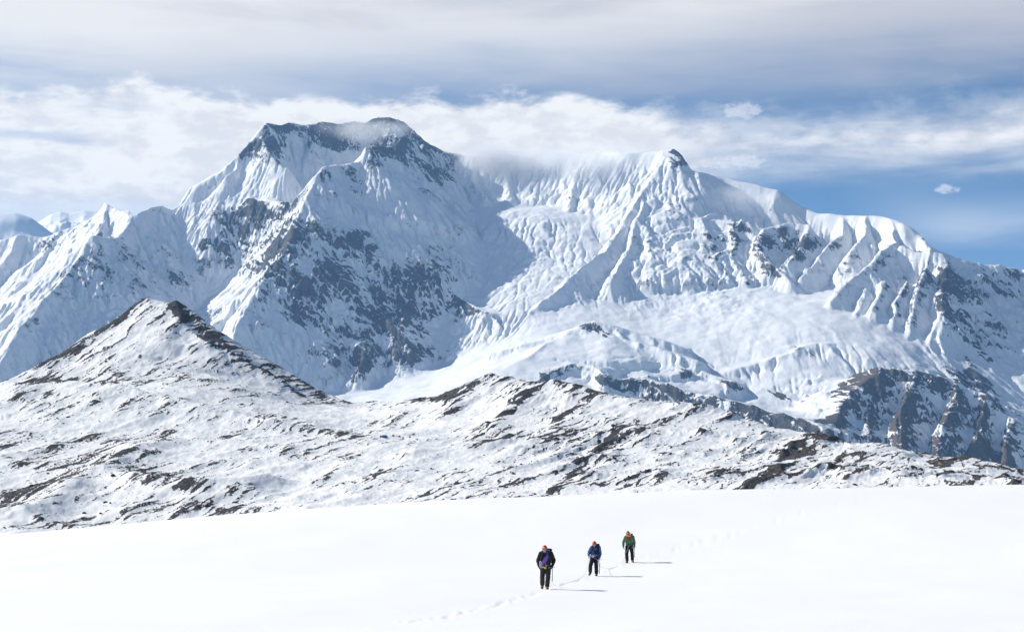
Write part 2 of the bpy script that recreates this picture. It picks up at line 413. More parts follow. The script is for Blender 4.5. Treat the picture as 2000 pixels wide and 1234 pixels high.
# ------------------------------------------------------------------ the main massif, 9 to 15 km away
def km(pts): return [(u, v, y * 1000.0) for u, v, y in pts]
crest = km([(350,400,13.5),(370,366,13.55),(400,350,13.65),(430,335,13.75),(470,298,13.9),(500,262,14.0),(522,238,14.05),(545,242,14.2),(565,237,14.3),(600,243,14.45),(625,238,14.55),(660,242,14.68),(690,236,14.75),(712,239,14.8),(732,229,14.82),(760,227,14.82),(788,239,14.82),(830,275,14.85),(870,295,14.85),(920,302,14.85),(970,308,14.85),(1010,303,14.8),(1050,304,14.75),(1090,297,14.65),(1150,296,14.5),(1210,295,14.3),(1265,297,14.1),(1298,292,14.0),(1315,288,13.95),(1332,303,13.95),(1350,333,13.95),(1420,346,13.9),(1480,361,13.8),(1520,371,13.7),(1570,404,13.6),(1600,415,13.5),(1680,418,13.3),(1730,422,13.1),(1765,432,12.9),(1797,455,12.8),(1812,480,12.7)])
M_SKY = km([(-450,560,13.2),(-250,520,13.4),(-80,480,13.5),(0,468,13.5),(40,458,13.5),(80,462,13.5),(120,452,13.5),(160,437,13.5),(185,415,13.45),(205,394,13.4),(240,410,13.15),(262,420,13.0),(290,405,13.2),(318,398,13.35),(335,406,13.42)]) + crest + km([(1850,497,12.9),(1900,511,13.1),(1960,520,13.2),(2000,525,13.2),(2100,545,13.3),(2250,600,13.3),(2450,640,13.3)])
MR = [
 dict(p=crest[:9], sl=0.9, sr=1.5, si=1.15, L=420, fa=14, fl=110, R=1700, r=16),
 dict(p=crest[8:20], sl=0.9, sr=1.35, si=0.85, L=420, fa=16, fl=120, R=2000, r=16),
 dict(p=crest[19:], sl=0.9, sr=1.15, si=0.66, L=500, fa=18, fl=120, R=1800, r=45),
 dict(p=km([(1812,480,12.7),(1850,497,12.9),(1900,511,13.1),(1960,520,13.2),(2000,525,13.2),(2100,545,13.3),(2250,600,13.3),(2450,640,13.3)]), sl=0.9, sr=1.15, si=0.75, L=500, fa=26, fl=110, R=2400),
 dict(p=km([(350,400,13.5),(335,406,13.42),(318,398,13.35),(290,405,13.2),(262,420,13.0)]), sl=1.1, sr=1.0, si=0.8, L=500, fa=13, fl=90, R=2200),
 dict(p=km([(262,420,13.0),(240,410,13.15),(205,394,13.4),(185,415,13.45),(160,437,13.5),(120,452,13.5),(80,462,13.5),(40,458,13.5),(0,468,13.5),(-80,480,13.5),(-250,520,13.4),(-450,560,13.2)]), sl=1.15, sr=0.9, si=0.8, L=500, fa=15, fl=80, R=2200),
 # ribs of the left wing
 dict(p=km([(262,420,13.0),(232,463,12.6),(205,464,12.4),(178,460,12.2),(150,512,11.9),(122,548,11.65),(70,602,11.2),(20,680,10.7),(-30,740,10.3)]), sl=0.95, sr=0.95, si=0.72, L=600, fa=12, fl=80),
 dict(p=km([(120,452,13.5),(95,480,13.25),(60,530,12.9),(10,590,12.3),(-60,650,11.7),(-140,720,11.0)]), sl=1.2, sr=0.9, si=0.7, L=500, fa=15, fl=70),
 dict(p=km([(205,394,13.4),(205,430,13.05),(190,458,12.8),(140,505,12.45),(90,545,12.1),(40,590,11.7),(-10,640,11.3)]), sl=1.3, sr=1.0, si=0.8, L=400, fa=15, fl=70),
 dict(p=km([(40,458,13.5),(10,510,13.2),(-40,560,12.8),(-120,610,12.3)]), sl=1.2, sr=0.9, si=0.7, L=400, fa=12, fl=70),
 # hanging shelf and cliff band
 dict(p=km([(352,404,13.42),(400,394,13.4),(440,380,13.4),(480,386,13.35),(530,392,13.1),(560,396,12.95)]), sl=0.02, sr=1.9, si=1.2, L=260, fa=15, fl=90, R=400, r=25),
 # central spur
 dict(p=km([(735,287,13.5),(720,291,13.4),(703,314,13.3),(665,321,13.15),(632,326,13.0),(613,345,12.85),(602,385,12.6),(577,430,12.35),(562,470,12.1),(545,502,11.95),(517,540,11.75),(485,590,11.4),(458,650,11.05),(440,720,10.7),(430,790,10.4)]), sl=0.95, sr=1.5, si=1.15, L=500, fa=17, fl=85, r=14),
 dict(p=km([(735,287,13.5),(770,284,14.0),(792,262,14.5)]), sl=0.9, sr=1.2, si=0.7, L=300, R=900),
 dict(p=km([(765,475,12.8),(790,500,12.65),(818,530,12.45),(795,600,11.95),(780,650,11.55)]), sl=1.0, sr=1.2, si=0.7, L=500, fa=15, fl=90, R=1100),
 dict(p=km([(790,500,12.65),(850,545,12.4),(900,582,12.15),(950,610,11.95)]), sl=0.5, sr=1.3, si=0.5, L=300, fa=10, fl=80, R=600),
 dict(p=km([(610,395,12.65),(655,460,12.6),(690,540,12.28),(722,600,11.95),(712,660,11.55),(700,720,11.1)]), sl=1.2, sr=1.25, si=0.8, L=500, fa=17, fl=80, R=1000),
 dict(p=km([(570,470,12.15),(600,550,12.0),(640,640,11.55),(652,690,11.25)]), sl=1.35, sr=1.2, si=0.8, L=500, fa=15, fl=80, R=900),
 dict(p=km([(690,540,12.28),(755,600,11.95),(768,640,11.6)]), sl=1.3, sr=1.3, si=0.9, L=400, fa=13, fl=70, R=500),
 # head wall ribs
 dict(p=km([(600,241,14.5),(610,290,14.1)]), sl=1.5, sr=1.5, si=1, R=400),
 dict(p=km([(510,252,14.05),(520,300,13.6),(555,330,13.4)]), sl=1.3, sr=1.5, si=0.8, fa=10, fl=60, R=500),
 dict(p=km([(470,298,13.9),(465,330,13.65),(440,345,13.5)]), sl=1.3, sr=1.3, si=0.8, fa=10, fl=60, R=500),
 dict(p=km([(430,335,13.8),(430,370,13.45),(420,400,13.25)]), sl=1.2, sr=1.3, si=0.8, fa=10, fl=60, R=500),
 dict(p=km([(810,262,14.8),(830,325,14.35),(838,380,13.95)]), sl=1.4, sr=1.3, si=0.9, fa=13, fl=60, R=600),
 dict(p=km([(920,302,14.85),(925,350,14.5),(945,385,14.2)]), sl=1.4, sr=1.4, si=0.9, fa=10, fl=60, R=500),
 dict(p=km([(985,306,14.85),(990,355,14.45),(1000,390,14.15)]), sl=1.4, sr=1.4, si=0.9, fa=10, fl=60, R=500),
 dict(p=km([(1125,297,14.65),(1116,360,14.15),(1102,430,13.6)]), sl=1.5, sr=1.2, si=0.8, fa=20, fl=60, R=600),
 dict(p=km([(1150,385,13.85),(1156,420,13.6),(1145,455,13.25),(1120,490,12.95)]), sl=1.3, sr=1.6, si=0.8, fa=16, fl=60, R=600),
 # right hand pyramid
 dict(p=km([(1298,292,14.0),(1285,335,13.78),(1273,352,13.62),(1276,400,13.36),(1262,440,13.1),(1276,500,12.75),(1266,562,12.35)]), sl=1.25, sr=1.25, si=0.8, L=400, fa=30, fl=70, R=900),
 dict(p=km([(1272,352,13.62),(1235,400,13.33),(1210,440,13.08),(1180,490,12.72),(1120,535,12.3),(1080,570,12.1),(1040,612,11.9)]), sl=1.1, sr=1.1, si=0.7, L=400, fa=30, fl=60, R=800),
 dict(p=km([(1255,395,13.35),(1238,440,13.05),(1218,500,12.65),(1190,545,12.25)]), sl=1.3, sr=1.3, si=0.8, L=300, fa=24, fl=50, R=500),
 dict(p=km([(1285,365,13.55),(1312,410,13.27),(1332,440,13.07),(1352,470,12.85)]), sl=1.2, sr=1.3, si=0.8, L=300, fa=24, fl=60, R=600),
 dict(p=km([(1350,333,13.9),(1345,380,13.5),(1372,420,13.25)]), sl=1.2, sr=1.2, si=0.8, fa=20, fl=70, R=600),
 # serac shelf and its buttresses
 dict(p=km([(1385,432,13.15),(1420,430,13.1),(1480,446,13.0),(1540,436,13.05),(1580,440,13.0)]), sl=0.1, sr=2.0, si=0.7, L=220, fa=26, fl=70, R=700, r=25),
 dict(p=km([(1395,430,13.15),(1376,480,12.8),(1364,540,12.4),(1345,562,12.3)]), sl=1.2, sr=1.4, si=0.8, L=400, fa=24, fl=60, R=600),
 dict(p=km([(1430,440,13.05),(1432,490,12.7),(1452,545,12.35)]), sl=1.2, sr=1.4, si=0.8, L=300, fa=24, fl=60, R=500),
 dict(p=km([(1490,444,12.95),(1482,480,12.7),(1510,520,12.4),(1540,548,12.2)]), sl=1.2, sr=1.4, si=0.8, L=400, fa=24, fl=60, R=600),
 dict(p=km([(1640,417,13.4),(1642,455,13.0),(1600,500,12.6),(1560,540,12.3)]), sl=1.1, sr=1.2, si=0.8, L=400, fa=28, fl=70, R=800),
 dict(p=km([(1580,440,13.0),(1560,480,12.75),(1530,520,12.4)]), sl=1.1, sr=1.2, si=0.8, L=300, fa=24, fl=60, R=500),
 dict(p=km([(1735,424,13.05),(1752,470,12.6),(1722,490,12.4),(1700,515,12.2),(1660,545,12.0),(1630,580,11.75)]), sl=1.1, sr=1.3, si=0.8, L=400, fa=24, fl=60, R=800),
 dict(p=km([(1690,420,13.2),(1690,460,12.85),(1660,495,12.5)]), sl=1.2, sr=1.4, si=0.8, L=300, fa=24, fl=60, R=500),
 # great right spur
 dict(p=km([(1797,455,12.8),(1818,488,12.45),(1840,500,12.3),(1842,540,12.05),(1838,572,11.85),(1842,620,11.6),(1833,660,11.35),(1850,705,11.1),(1900,752,10.85),(1950,800,10.6)]), sl=1.2, sr=1.15, si=0.8, L=500, fa=30, fl=75, R=1200),
 dict(p=km([(1765,480,12.45),(1790,492,12.35),(1830,494,12.3)]), sl=0.1, sr=1.7, si=0.8, L=200, fa=20, fl=50, R=400, r=25),
 dict(p=km([(1805,520,12.1),(1790,570,11.85),(1778,640,11.45),(1768,722,11.0)]), sl=1.3, sr=1.4, si=0.9, fa=20, fl=50, R=500),
 dict(p=km([(1770,545,12.05),(1750,590,11.75),(1740,640,11.45),(1726,700,11.1)]), sl=1.3, sr=1.4, si=0.9, fa=20, fl=50, R=500),
 dict(p=km([(1725,550,12.0),(1705,600,11.65),(1700,650,11.35),(1690,695,11.1)]), sl=1.3, sr=1.4, si=0.9, fa=20, fl=50, R=500),
 dict(p=km([(1690,560,11.95),(1672,610,11.6),(1660,660,11.3)]), sl=1.2, sr=1.4, si=0.9, fa=20, fl=50, R=500),
 dict(p=km([(1840,610,11.65),(1815,660,11.35),(1812,715,11.0)]), sl=1.3, sr=1.4, si=0.9, fa=20, fl=50, R=500),
 dict(p=km([(1910,512,13.1),(1935,600,12.5),(1970,690,11.8)]), sl=1.1, sr=1.1, si=0.8, fa=20, fl=70, R=700),
 # dark rock dome low on the right
 dict(p=km([(1618,845,9.55),(1640,792,9.9),(1680,752,10.15),(1715,720,10.35),(1780,722,10.35),(1870,742,10.35),(1940,782,10.25),(2000,830,10.05),(2100,900,9.75),(2200,960,9.5)]), sl=0.12, sr=1.15, si=0.85, L=500, fa=30, fl=120, R=1200, r=20),
 dict(p=km([(1715,720,10.35),(1700,790,10.0),(1690,860,9.6)]), sl=1.3, sr=1.4, si=0.9, fa=26, fl=50, R=500),
 dict(p=km([(1790,724,10.35),(1760,790,9.95),(1752,880,9.5)]), sl=1.3, sr=1.4, si=0.9, fa=26, fl=50, R=500),
 dict(p=km([(1870,742,10.35),(1850,800,10.0),(1825,880,9.55),(1830,940,9.3)]), sl=1.3, sr=1.4, si=0.9, fa=26, fl=50, R=500),
 dict(p=km([(1920,770,10.28),(1905,840,9.9),(1895,920,9.5)]), sl=1.3, sr=1.4, si=0.9, fa=26, fl=50, R=500),
 dict(p=km([(1980,815,10.1),(1965,880,9.75),(1960,940,9.45)]), sl=1.3, sr=1.4, si=0.9, fa=26, fl=50, R=500),
 # plateau rim above the gorge
 dict(p=km([(1045,752,10.2),(1085,716,10.42),(1120,706,10.48),(1160,713,10.42),(1178,742,10.28),(1215,738,10.3),(1260,740,10.28),(1300,752,10.2),(1400,776,10.0),(1500,800,9.8),(1570,816,9.62),(1618,845,9.45)]), sl=0.05, sr=1.8, si=1.1, L=400, fa=7, fl=90, R=900, r=14),
 # rock knob and moraine
 dict(p=km([(1112,646,11.12),(1130,634,11.15),(1160,628,11.16),(1188,634,11.1),(1222,662,10.95),(1285,700,10.72)]), sl=0.3, sr=0.9, si=0.42, L=110, fa=5, fl=50, R=600, r=6),
 dict(p=km([(1112,646,11.12),(1075,668,10.95),(1030,700,10.68),(985,728,10.45)]), sl=0.7, sr=0.6, si=0.5, L=150, R=700, r=8),
 dict(p=km([(1540,690,10.9),(1575,672,11.0),(1610,672,11.0)]), sl=0.3, sr=0.7, si=0.55, L=150, R=700, r=8),
]
M_FLOOR = km([(760,772,10.7),(860,752,10.7),(690,795,10.3),(600,805,10.3),(800,728,11.4),(900,684,11.75),(740,745,11.2),(960,622,11.9),(1000,565,12.35),(930,480,13.2),(1000,440,13.4),(1045,520,12.75),(860,450,13.35),(1060,430,13.4),
 (350,690,12.4),(300,730,11.8),(430,660,12.6),(250,760,11.2),(400,730,11.8),(480,600,12.9),
 (1100,612,11.9),(1200,602,12.0),(1300,612,11.95),(1400,602,11.9),(1500,592,11.9),(1600,602,11.7),(1300,680,11.2),(1400,700,11.0),(1500,700,10.9),(1600,692,10.9),(1700,708,10.8),(1800,722,10.8),(1150,690,10.8),(1050,705,10.6),(960,720,10.5),(1500,775,10.4),(1600,772,10.5),(1350,752,10.6),(1200,728,10.6),
 (1200,900,9.5),(1400,930,9.2),(1600,990,8.9),(1800,1040,8.9),(2000,1090,8.8),(2300,1100,8.8),(1000,860,9.4),(700,900,9.2),(300,900,9.2),(-200,900,9.2),
 (0,770,10.5),(120,770,10.5),(-250,770,10.5),(-100,690,11.2),(2000,700,11.6),(2000,800,10.8),(2200,750,11.4),(1920,640,12.0),
 (-300,620,15.4),(200,600,15.4),(600,520,16.0),(1000,500,16.2),(1400,520,15.6),(1800,600,15.0),(2300,650,15.0)])
m_floor = tps([at(*p) for p in M_FLOOR], 1000, 1000, 0.02)

def massif_base(X, Y, detail=True):
    wx = fbm(X, Y, 420, 3, 0.5, 11) * 26; wy = fbm(X, Y, 420, 3, 0.5, 23) * 26
    Xw = (X + wx).astype(f32); Yw = (Y + wy).astype(f32)
    Z = m_floor(X, Y)
    return skyline_clamp(X, Y, ridge_field(Xw, Yw, Z, MR, 40.0), M_SKY, 0.5, 25.0)

def build_massif():
    # a regular map of the range first: ridges, ribs, ice, then erosion
    gx0, gx1, gy0, gy1 = -5700.0, 5700.0, 8350.0, 15700.0; mx, my = 1270, 818
    xs = np.linspace(gx0, gx1, mx).astype(f32); ys = np.linspace(gy0, gy1, my).astype(f32)
    XX, YY = np.meshgrid(xs, ys); X = XX.ravel(); Y = YY.ravel()
    i = np.arange(0, my, 2); j = np.arange(0, mx, 2)
    C = massif_base(XX[np.ix_(i, j)].ravel(), YY[np.ix_(i, j)].ravel()).reshape(len(i), len(j))
    Z0 = sample(C, xs[0], xs[j[-1]], ys[0], ys[i[-1]], X, Y)
    n0 = normals_z(X, Y, Z0, my, mx); steep0 = np.sqrt(1 - n0[..., 2] ** 2).ravel() / np.maximum(np.abs(n0[..., 2].ravel()), .05)
    U, V = project(X, Y, Z0)
    rough = 0.10 + 0.90 * sstep(steep0, 0.35, 0.95)
    dc = np.full(X.shape, 9e9, f32)
    for a, b in zip(crest[:-1], crest[1:]):
        a = at(*a); b = at(*b); ex, ey = b[0] - a[0], b[1] - a[1]
        t = np.clip(((X - a[0]) * ex + (Y - a[1]) * ey) / (ex * ex + ey * ey), 0, 1)
        dc = np.minimum(dc, (X - a[0] - t * ex) ** 2 + (Y - a[1] - t * ey) ** 2)
    near = sstep(np.sqrt(dc), 20, 330); rough = rough * (0.16 + 0.84 * near)
    xw = X + 40 * fbm(X, Y, 260, 3, 0.5, 5); yw = Y + 40 * fbm(X, Y, 260, 3, 0.5, 6)
    rib = ridged(xw + 0.18 * yw, yw / 3.2, 250, 4, 0.5, 3)
    Z = Z0 + rough * ((rib - 0.85) * (14 + 10 * sstep(U, 1000, 1250)) + fbm(X, Y, 300, 4, 0.5, 8) * 22 + fbm(X, Y, 60, 3, 0.5, 70) * 3.0)
    Z += (0.25 + 0.75 * rough) * fbm(X, Y, 120, 3, 0.5, 72) * 4.0
    # ice: softly billowing, crevassed in places on the gentler ground
    Z += np.clip(blobs(U, V, [(1000,490,120,110,30,1.0),(1110,540,70,60,0,0.8),(1420,560,90,60,0,0.5),(1330,600,160,40,0,0.4)]), 0, 1) * np.abs(fbm(X, Y * 1.3, 130, 4, 0.55, 76)) * 14
    Z += (1 - rough) * fbm(X, Y, 300, 3, 0.5, 31) * 12
    # bedding: ledges that dip to the right on the big wall, nearly level on the low right dome
    bias = blobs(U, V, M_ROCK)
    dip = np.radians(34 - 10 * sstep(U, 1000, 1500)).astype(f32)
    def bedding(X, Y, Z, dip):
        wz = Z + 40 * fbm(X, Z, 240, 4, 0.55, 91); wx_ = X + 40 * fbm(X, Z, 240, 4, 0.55, 92)
        acr = wx_ * np.sin(dip) + wz * np.cos(dip); alo = wx_ * np.cos(dip) - wz * np.sin(dip)
        return ridged(alo / 15.0, acr, 32, 5, 0.62, 95), ridged(wx_, (Z + 0.5 * Y) / 5.0, 85, 4, 0.6, 97)
    led, gul = bedding(X, Y, Z, dip)
    Z += sstep(steep0, 0.6, 1.1) * np.clip(bias, 0, 1) * ((led - 0.85) * (14.0 - 5 * sstep(U, 1000, 1400)) + (gul - 0.85) * 14.0)
    G = Z.reshape(my, mx)
    soft = sstep(steep0, 0.42, 0.95) * (0.25 + 0.75 * sstep(fbm(X, Y, 700, 3, 0.5, 83), -0.35, 0.35)) * (1 - 0.55 * sstep(U, 950, 1100)) * (0.15 + 0.85 * sstep(np.sqrt(dc), 0, 90 + 300 * sstep(U, 840, 960))) * (0.25 + 0.75 * sstep(np.sqrt(dc), 0, 90))
    G = erode(G, 9.0, mask=soft.reshape(my, mx).astype(f32))
    conv = G - blur(blur(G, 4), 4); conv2 = G - blur(blur(G, 12), 12)
    # the sheet that is rendered, finer on the steep faces
    nc, nr = 1340, 620
    s = np.linspace(-0.375, 0.375, nc)
    coarse = lambda X, Y: sample(C, xs[0], xs[j[-1]], ys[0], ys[i[-1]], X, Y)
    rows = adaptive_rows(coarse, s, np.linspace(8400, 15650, 220), nr)
    Y = rows.ravel(); X = (rows * s[None, :].astype(f32)).ravel()
    sm = lambda A: sample(np.asarray(A, f32).reshape(my, mx), gx0, gx1, gy0, gy1, X, Y)
    Z = sm(G); Zb = coarse(X, Y); rough = sm(rough); rib = sm(rib); cv = sm(conv); cv2 = sm(conv2); steep0 = sm(steep0)
    Z = Z + rough * fbm(X, Y, 24, 3, 0.55, 79) * 1.6
    U, V = project(X, Y, Zb)
    n = normals_z(X, Y, Z, nr, nc); nz = np.clip(np.abs(n[..., 2]).ravel(), 0.02, 1); steep = np.sqrt(1 - nz * nz) / nz
    bias = blobs(U, V, M_ROCK); bk = np.clip(bias, 0, 1)
    dip = np.radians(34 - 10 * sstep(U, 1000, 1500)).astype(f32)
    led, gul = bedding(X, Y, Zb, dip)
    big = fbm(X, Z * 1.0 + Y * 0.4, 330, 5, 0.55, 55)
    fine = fbm(X, Z, 28, 3, 0.6, 78)
    rock = 0.02 + 0.26 * sstep(steep, 1.0, 2.0) + (0.18 + 0.22 * bk) * big + (0.07 + 0.04 * bk) * fine + np.minimum(bias, 1.15) * 0.54 - (0.04 + 0.56 * bk) * (led - 0.80) - 0.22 * bk * (gul - 0.85)
    rock += (0.25 + 0.75 * bk) * (0.022 * np.clip(cv, -9, 9) + 0.008 * np.clip(cv2, -18, 18))
    rock -= 0.5 * sstep(0.75 - steep0, 0.0, 0.35) * (1 - 0.85 * bk)
    tint = np.clip(blobs(U, V, M_BROWN), 0, 1)
    mat = snow_rock_material('massif_snow_and_rock', (0.024, 0.026, 0.030, 1), (0.085, 0.085, 0.088, 1), (0.86, 0.88, 0.90, 1), 20.0, (0.7, 0.7, 2.6), 7.0, 0.13, 0.30, (0, math.radians(24), 0))
    o = grid_mesh('mountain_massif', X, Y, Z, nr, nc, mat, {'rock': rock, 'tint': tint})
    o['kind'] = 'structure'; o['label'] = 'huge snow covered mountain massif with shaded rock walls under the clouds'
    return o
M_ROCK = [(1450,752,120,7,11,0.8),(1330,722,80,5,8,0.6),(1530,778,100,7,12,0.9),(1480,640,60,8,20,0.45),(1600,645,60,14,20,0.45),(1250,700,50,5,20,0.5),(1400,690,60,5,10,0.45),(1640,720,60,7,10,0.6),(1050,740,26,16,-20,0.7),(700,590,230,150,25,0.42),(480,450,80,80,0,0.45),(300,560,130,110,35,0.30),(940,520,110,80,20,0.22),(1300,470,90,80,0,0.22),(1500,520,140,60,0,0.25),(1740,560,110,110,0,0.25),(1930,640,90,130,0,0.30),(110,560,120,90,-40,0.22),(1300,640,200,60,10,0.10),(600,258,75,26,5,1.8),(690,260,70,30,0,1.8),(780,262,60,44,30,1.8),(840,325,55,45,40,1.1),(545,300,40,24,35,0.7),(490,300,30,28,-40,0.7),(480,420,60,26,10,0.9),(500,470,55,45,0,0.55),(420,480,40,14,5,0.7),(395,400,40,10,-60,0.5),
 (640,345,16,14,0,0.9),(650,375,22,14,50,0.6),(700,360,40,18,45,0.7),(735,310,22,22,30,0.8),
 (640,480,80,45,20,0.9),(700,560,160,85,30,1.1),(600,570,100,65,20,0.9),(825,575,60,60,0,1.1),(785,650,34,90,10,0.9),(740,650,100,70,25,0.8),(700,720,22,50,10,0.7),(870,580,60,30,20,0.8),(560,440,20,60,20,0.4),
 (100,475,40,18,-10,0.8),(215,520,60,80,50,0.35),(320,560,80,60,40,0.25),
 (955,380,45,26,20,0.45),(1100,400,16,50,15,0.5),(1325,305,24,26,45,1.6),(1275,352,14,18,0,0.6),(1320,410,40,22,60,0.4),(1440,470,60,32,0,0.9),(1490,540,34,34,30,0.6),(1545,475,60,26,0,0.9),(1260,560,30,30,0,0.3),
 (1848,560,28,75,-5,0.95),(1905,660,55,120,-30,0.6),(1960,560,70,40,0,0.6),(1810,465,14,14,0,0.7),(1700,540,26,14,0,0.5),(1745,640,70,70,0,0.15),
 (1172,648,52,14,20,1.0),(1115,725,60,28,0,0.8),(1400,795,190,30,12,0.9),(1250,765,80,24,8,0.6),(1660,785,44,80,30,1.2),(1760,775,100,60,0,1.0),(1880,805,120,75,20,1.0),(1800,880,220,70,10,0.95),(1950,870,90,60,20,0.8),(1575,690,30,22,-25,0.7),(1500,740,60,8,10,0.35)]
M_BROWN = [(1850,830,160,70,15,0.5),(1670,770,30,70,30,0.8),(1780,880,150,60,10,0.7),(1950,900,90,60,10,0.7),(1575,690,30,22,-25,0.7),(1050,740,30,20,0,0.5)]
massif = build_massif()
# ------------------------------------------------------------------ the nearer hills, 1.3 to 2.7 km away
H_CREST1 = [(-300,830,2450),(-60,762,2450),(0,747,2400),(60,722,2450),(120,686,2500),(170,652,2550),(230,620,2600),(270,592,2650),(290,579,2650),(312,588,2640),(330,593,2630),(345,588,2620),(375,605,2610),(420,640,2590),(470,675,2570),(520,702,2550),(560,727,2530),(640,772,2480),(690,786,2450),(760,783,2420),(850,776,2380),(900,757,2330),(940,737,2290),(967,728,2260),(1000,735,2240),(1050,746,2220)]
H_CREST2 = [(1050,747,2200),(1080,740,2150),(1130,748,2120),(1190,768,2080),(1280,784,2050),(1350,790,2020),(1410,796,2000),(1450,815,1960),(1500,832,1930),(1560,842,1900)]
H_CREST3 = [(1560,844,1880),(1620,850,1820),(1680,862,1790),(1740,870,1760),(1800,883,1730),(1880,890,1690),(1930,902,1660),(2000,922,1620),(2150,950,1560),(2350,985,1500)]
HR = [
 dict(p=H_CREST1, sl=0.6, sr=0.62, si=0.52, L=60, R=400, r=4),
 dict(p=H_CREST2, sl=0.55, sr=0.5, si=0.42, L=60, R=300, r=5),
 dict(p=H_CREST3, sl=0.5, sr=0.5, si=0.42, L=60, R=300, r=5),
 dict(p=[(-100,752,2170),(0,752,2170),(60,737,2190),(150,742,2160),(230,752,2120),(300,767,2080),(400,790,2020),(480,811,1980),(560,826,1940),(640,841,1900),(700,856,1860)], sl=0.35, sr=0.4, si=0.34, L=50, R=160, r=5),
 dict(p=[(345,588,2620),(352,630,2540),(400,655,2500),(450,690,2470),(520,720,2440)], sl=0.9, sr=0.6, si=0.55, L=40, R=120, r=3),
 dict(p=[(1050,746,2220),(1020,775,2100),(985,808,1990),(955,832,1900)], sl=0.3, sr=0.55, si=0.34, L=40, R=120, r=4),
 dict(p=[(940,737,2290),(900,775,2170),(865,810,2050)], sl=0.3, sr=0.5, si=0.34, L=40, R=120, r=4),
 dict(p=[(1190,768,2080),(1130,810,1960),(1060,850,1840),(980,900,1690),(900,965,1500)], sl=0.3, sr=0.5, si=0.34, L=40, R=120, r=4),
 dict(p=[(1245,825,1930),(1185,880,1760),(1120,930,1600),(1050,972,1470)], sl=0.3, sr=0.55, si=0.34, L=40, R=120, r=4),
 dict(p=[(1590,850,1850),(1535,888,1720),(1480,930,1580),(1430,965,1460)], sl=0.3, sr=0.55, si=0.34, L=40, R=120, r=4),
 dict(p=[(1690,864,1790),(1625,905,1650),(1560,960,1460)], sl=0.3, sr=0.5, si=0.34, L=40, R=100, r=4),
 dict(p=[(1540,848,1890),(1500,868,1800),(1460,890,1710)], sl=0.3, sr=0.5, si=0.34, L=40, R=80, r=4),
 dict(p=[(1890,893,1690),(1850,920,1590),(1800,952,1480)], sl=0.3, sr=0.5, si=0.34, L=40, R=80, r=4),
 dict(p=[(820,880,1740),(750,930,1600),(690,985,1450)], sl=0.25, sr=0.4, si=0.34, L=40, R=80, r=4),
 dict(p=[(680,900,1700),(620,950,1570),(570,990,1460)], sl=0.3, sr=0.5, si=0.34, L=40, R=80, r=4),
 dict(p=[(200,915,1640),(300,928,1580),(400,938,1540),(470,932,1560),(520,925,1590)], sl=0.26, sr=0.5, si=0.4, L=40, R=160, r=8),
 dict(p=[(-100,1000,1430),(60,985,1460),(150,930,1600),(240,880,1750),(330,850,1850)], sl=0.3, sr=0.4, si=0.3, L=40, R=120, r=6),
]
H_FLOOR = H_CREST1[::3] + H_CREST2[::3] + H_CREST3[::3] + [(0,1000,1500),(150,1030,1430),(300,1025,1400),(550,1010,1380),(800,990,1380),(1000,980,1380),(1200,970,1380),(1400,963,1350),(1600,958,1350),(1800,953,1330),(2000,950,1300),(2300,985,1300),(-300,1000,1400),
 (100,850,1900),(300,850,1900),(200,800,2050),(500,872,1800),(700,905,1700),(650,802,2300),(800,830,2050),(900,850,1870),(1000,808,2000),(1100,805,2000),(1100,900,1650),(1300,850,1800),(1300,900,1630),(1500,885,1700),(1700,905,1560),(1900,922,1520),(350,705,2450),(250,702,2450),(450,752,2300),(150,715,2450),(760,859,1830),(790,858,1830),(770,864,1800),(590,960,1540),
 (0,1150,1050),(500,1150,1050),(1000,1150,1050),(1500,1150,1050),(2000,1150,1050),(-300,1150,1050),(2400,1150,1050),
 (0,860,3000),(500,860,3000),(1000,860,2900),(1500,920,2700),(2000,980,2500),(300,760,3000),(-400,930,3000),(2500,1020,2500)]
h_floor = tps([at(*p) for p in H_FLOOR], 400, 400, 0.01)
HDX, HDY = 0.42, 0.907                         # bedding planes run away to the right
def hills_base(X, Y):
    wx = fbm(X, Y, 70, 3, 0.5, 111) * 6; wy = fbm(X, Y, 70, 3, 0.5, 123) * 6
    return skyline_clamp(X, Y, ridge_field((X + wx).astype(f32), (Y + wy).astype(f32), h_floor(X, Y), HR, 10.0), H_CREST1[:-1] + H_CREST2 + H_CREST3[1:], 0.4, 5.0)
def hills_full(X, Y, Z0=None):
    if Z0 is None: Z0 = hills_base(X, Y)
    a = X * HDX + Y * HDY; b = X * HDY - Y * HDX   # along and across the bedding
    bw = b + 10 * fbm(X, Y, 120, 3, 0.5, 140)
    rib = ridged(bw, a / 6.0, 46, 5, 0.55, 131)
    rgt = sstep(X, -180, 40)
    mod = sstep(fbm(X, Y, 150, 3, 0.5, 145), -0.25, 0.45)
    Z = Z0 + (rib - 0.8) * (0.8 + 3.4 * rgt * mod) + (ridged(X, Y, 95, 6, 0.5, 150) - 0.85) * (2.8 - 0.8 * rgt) + fbm(X, Y, 9, 4, 0.6, 160) * 0.4
    return Z0, Z, rib
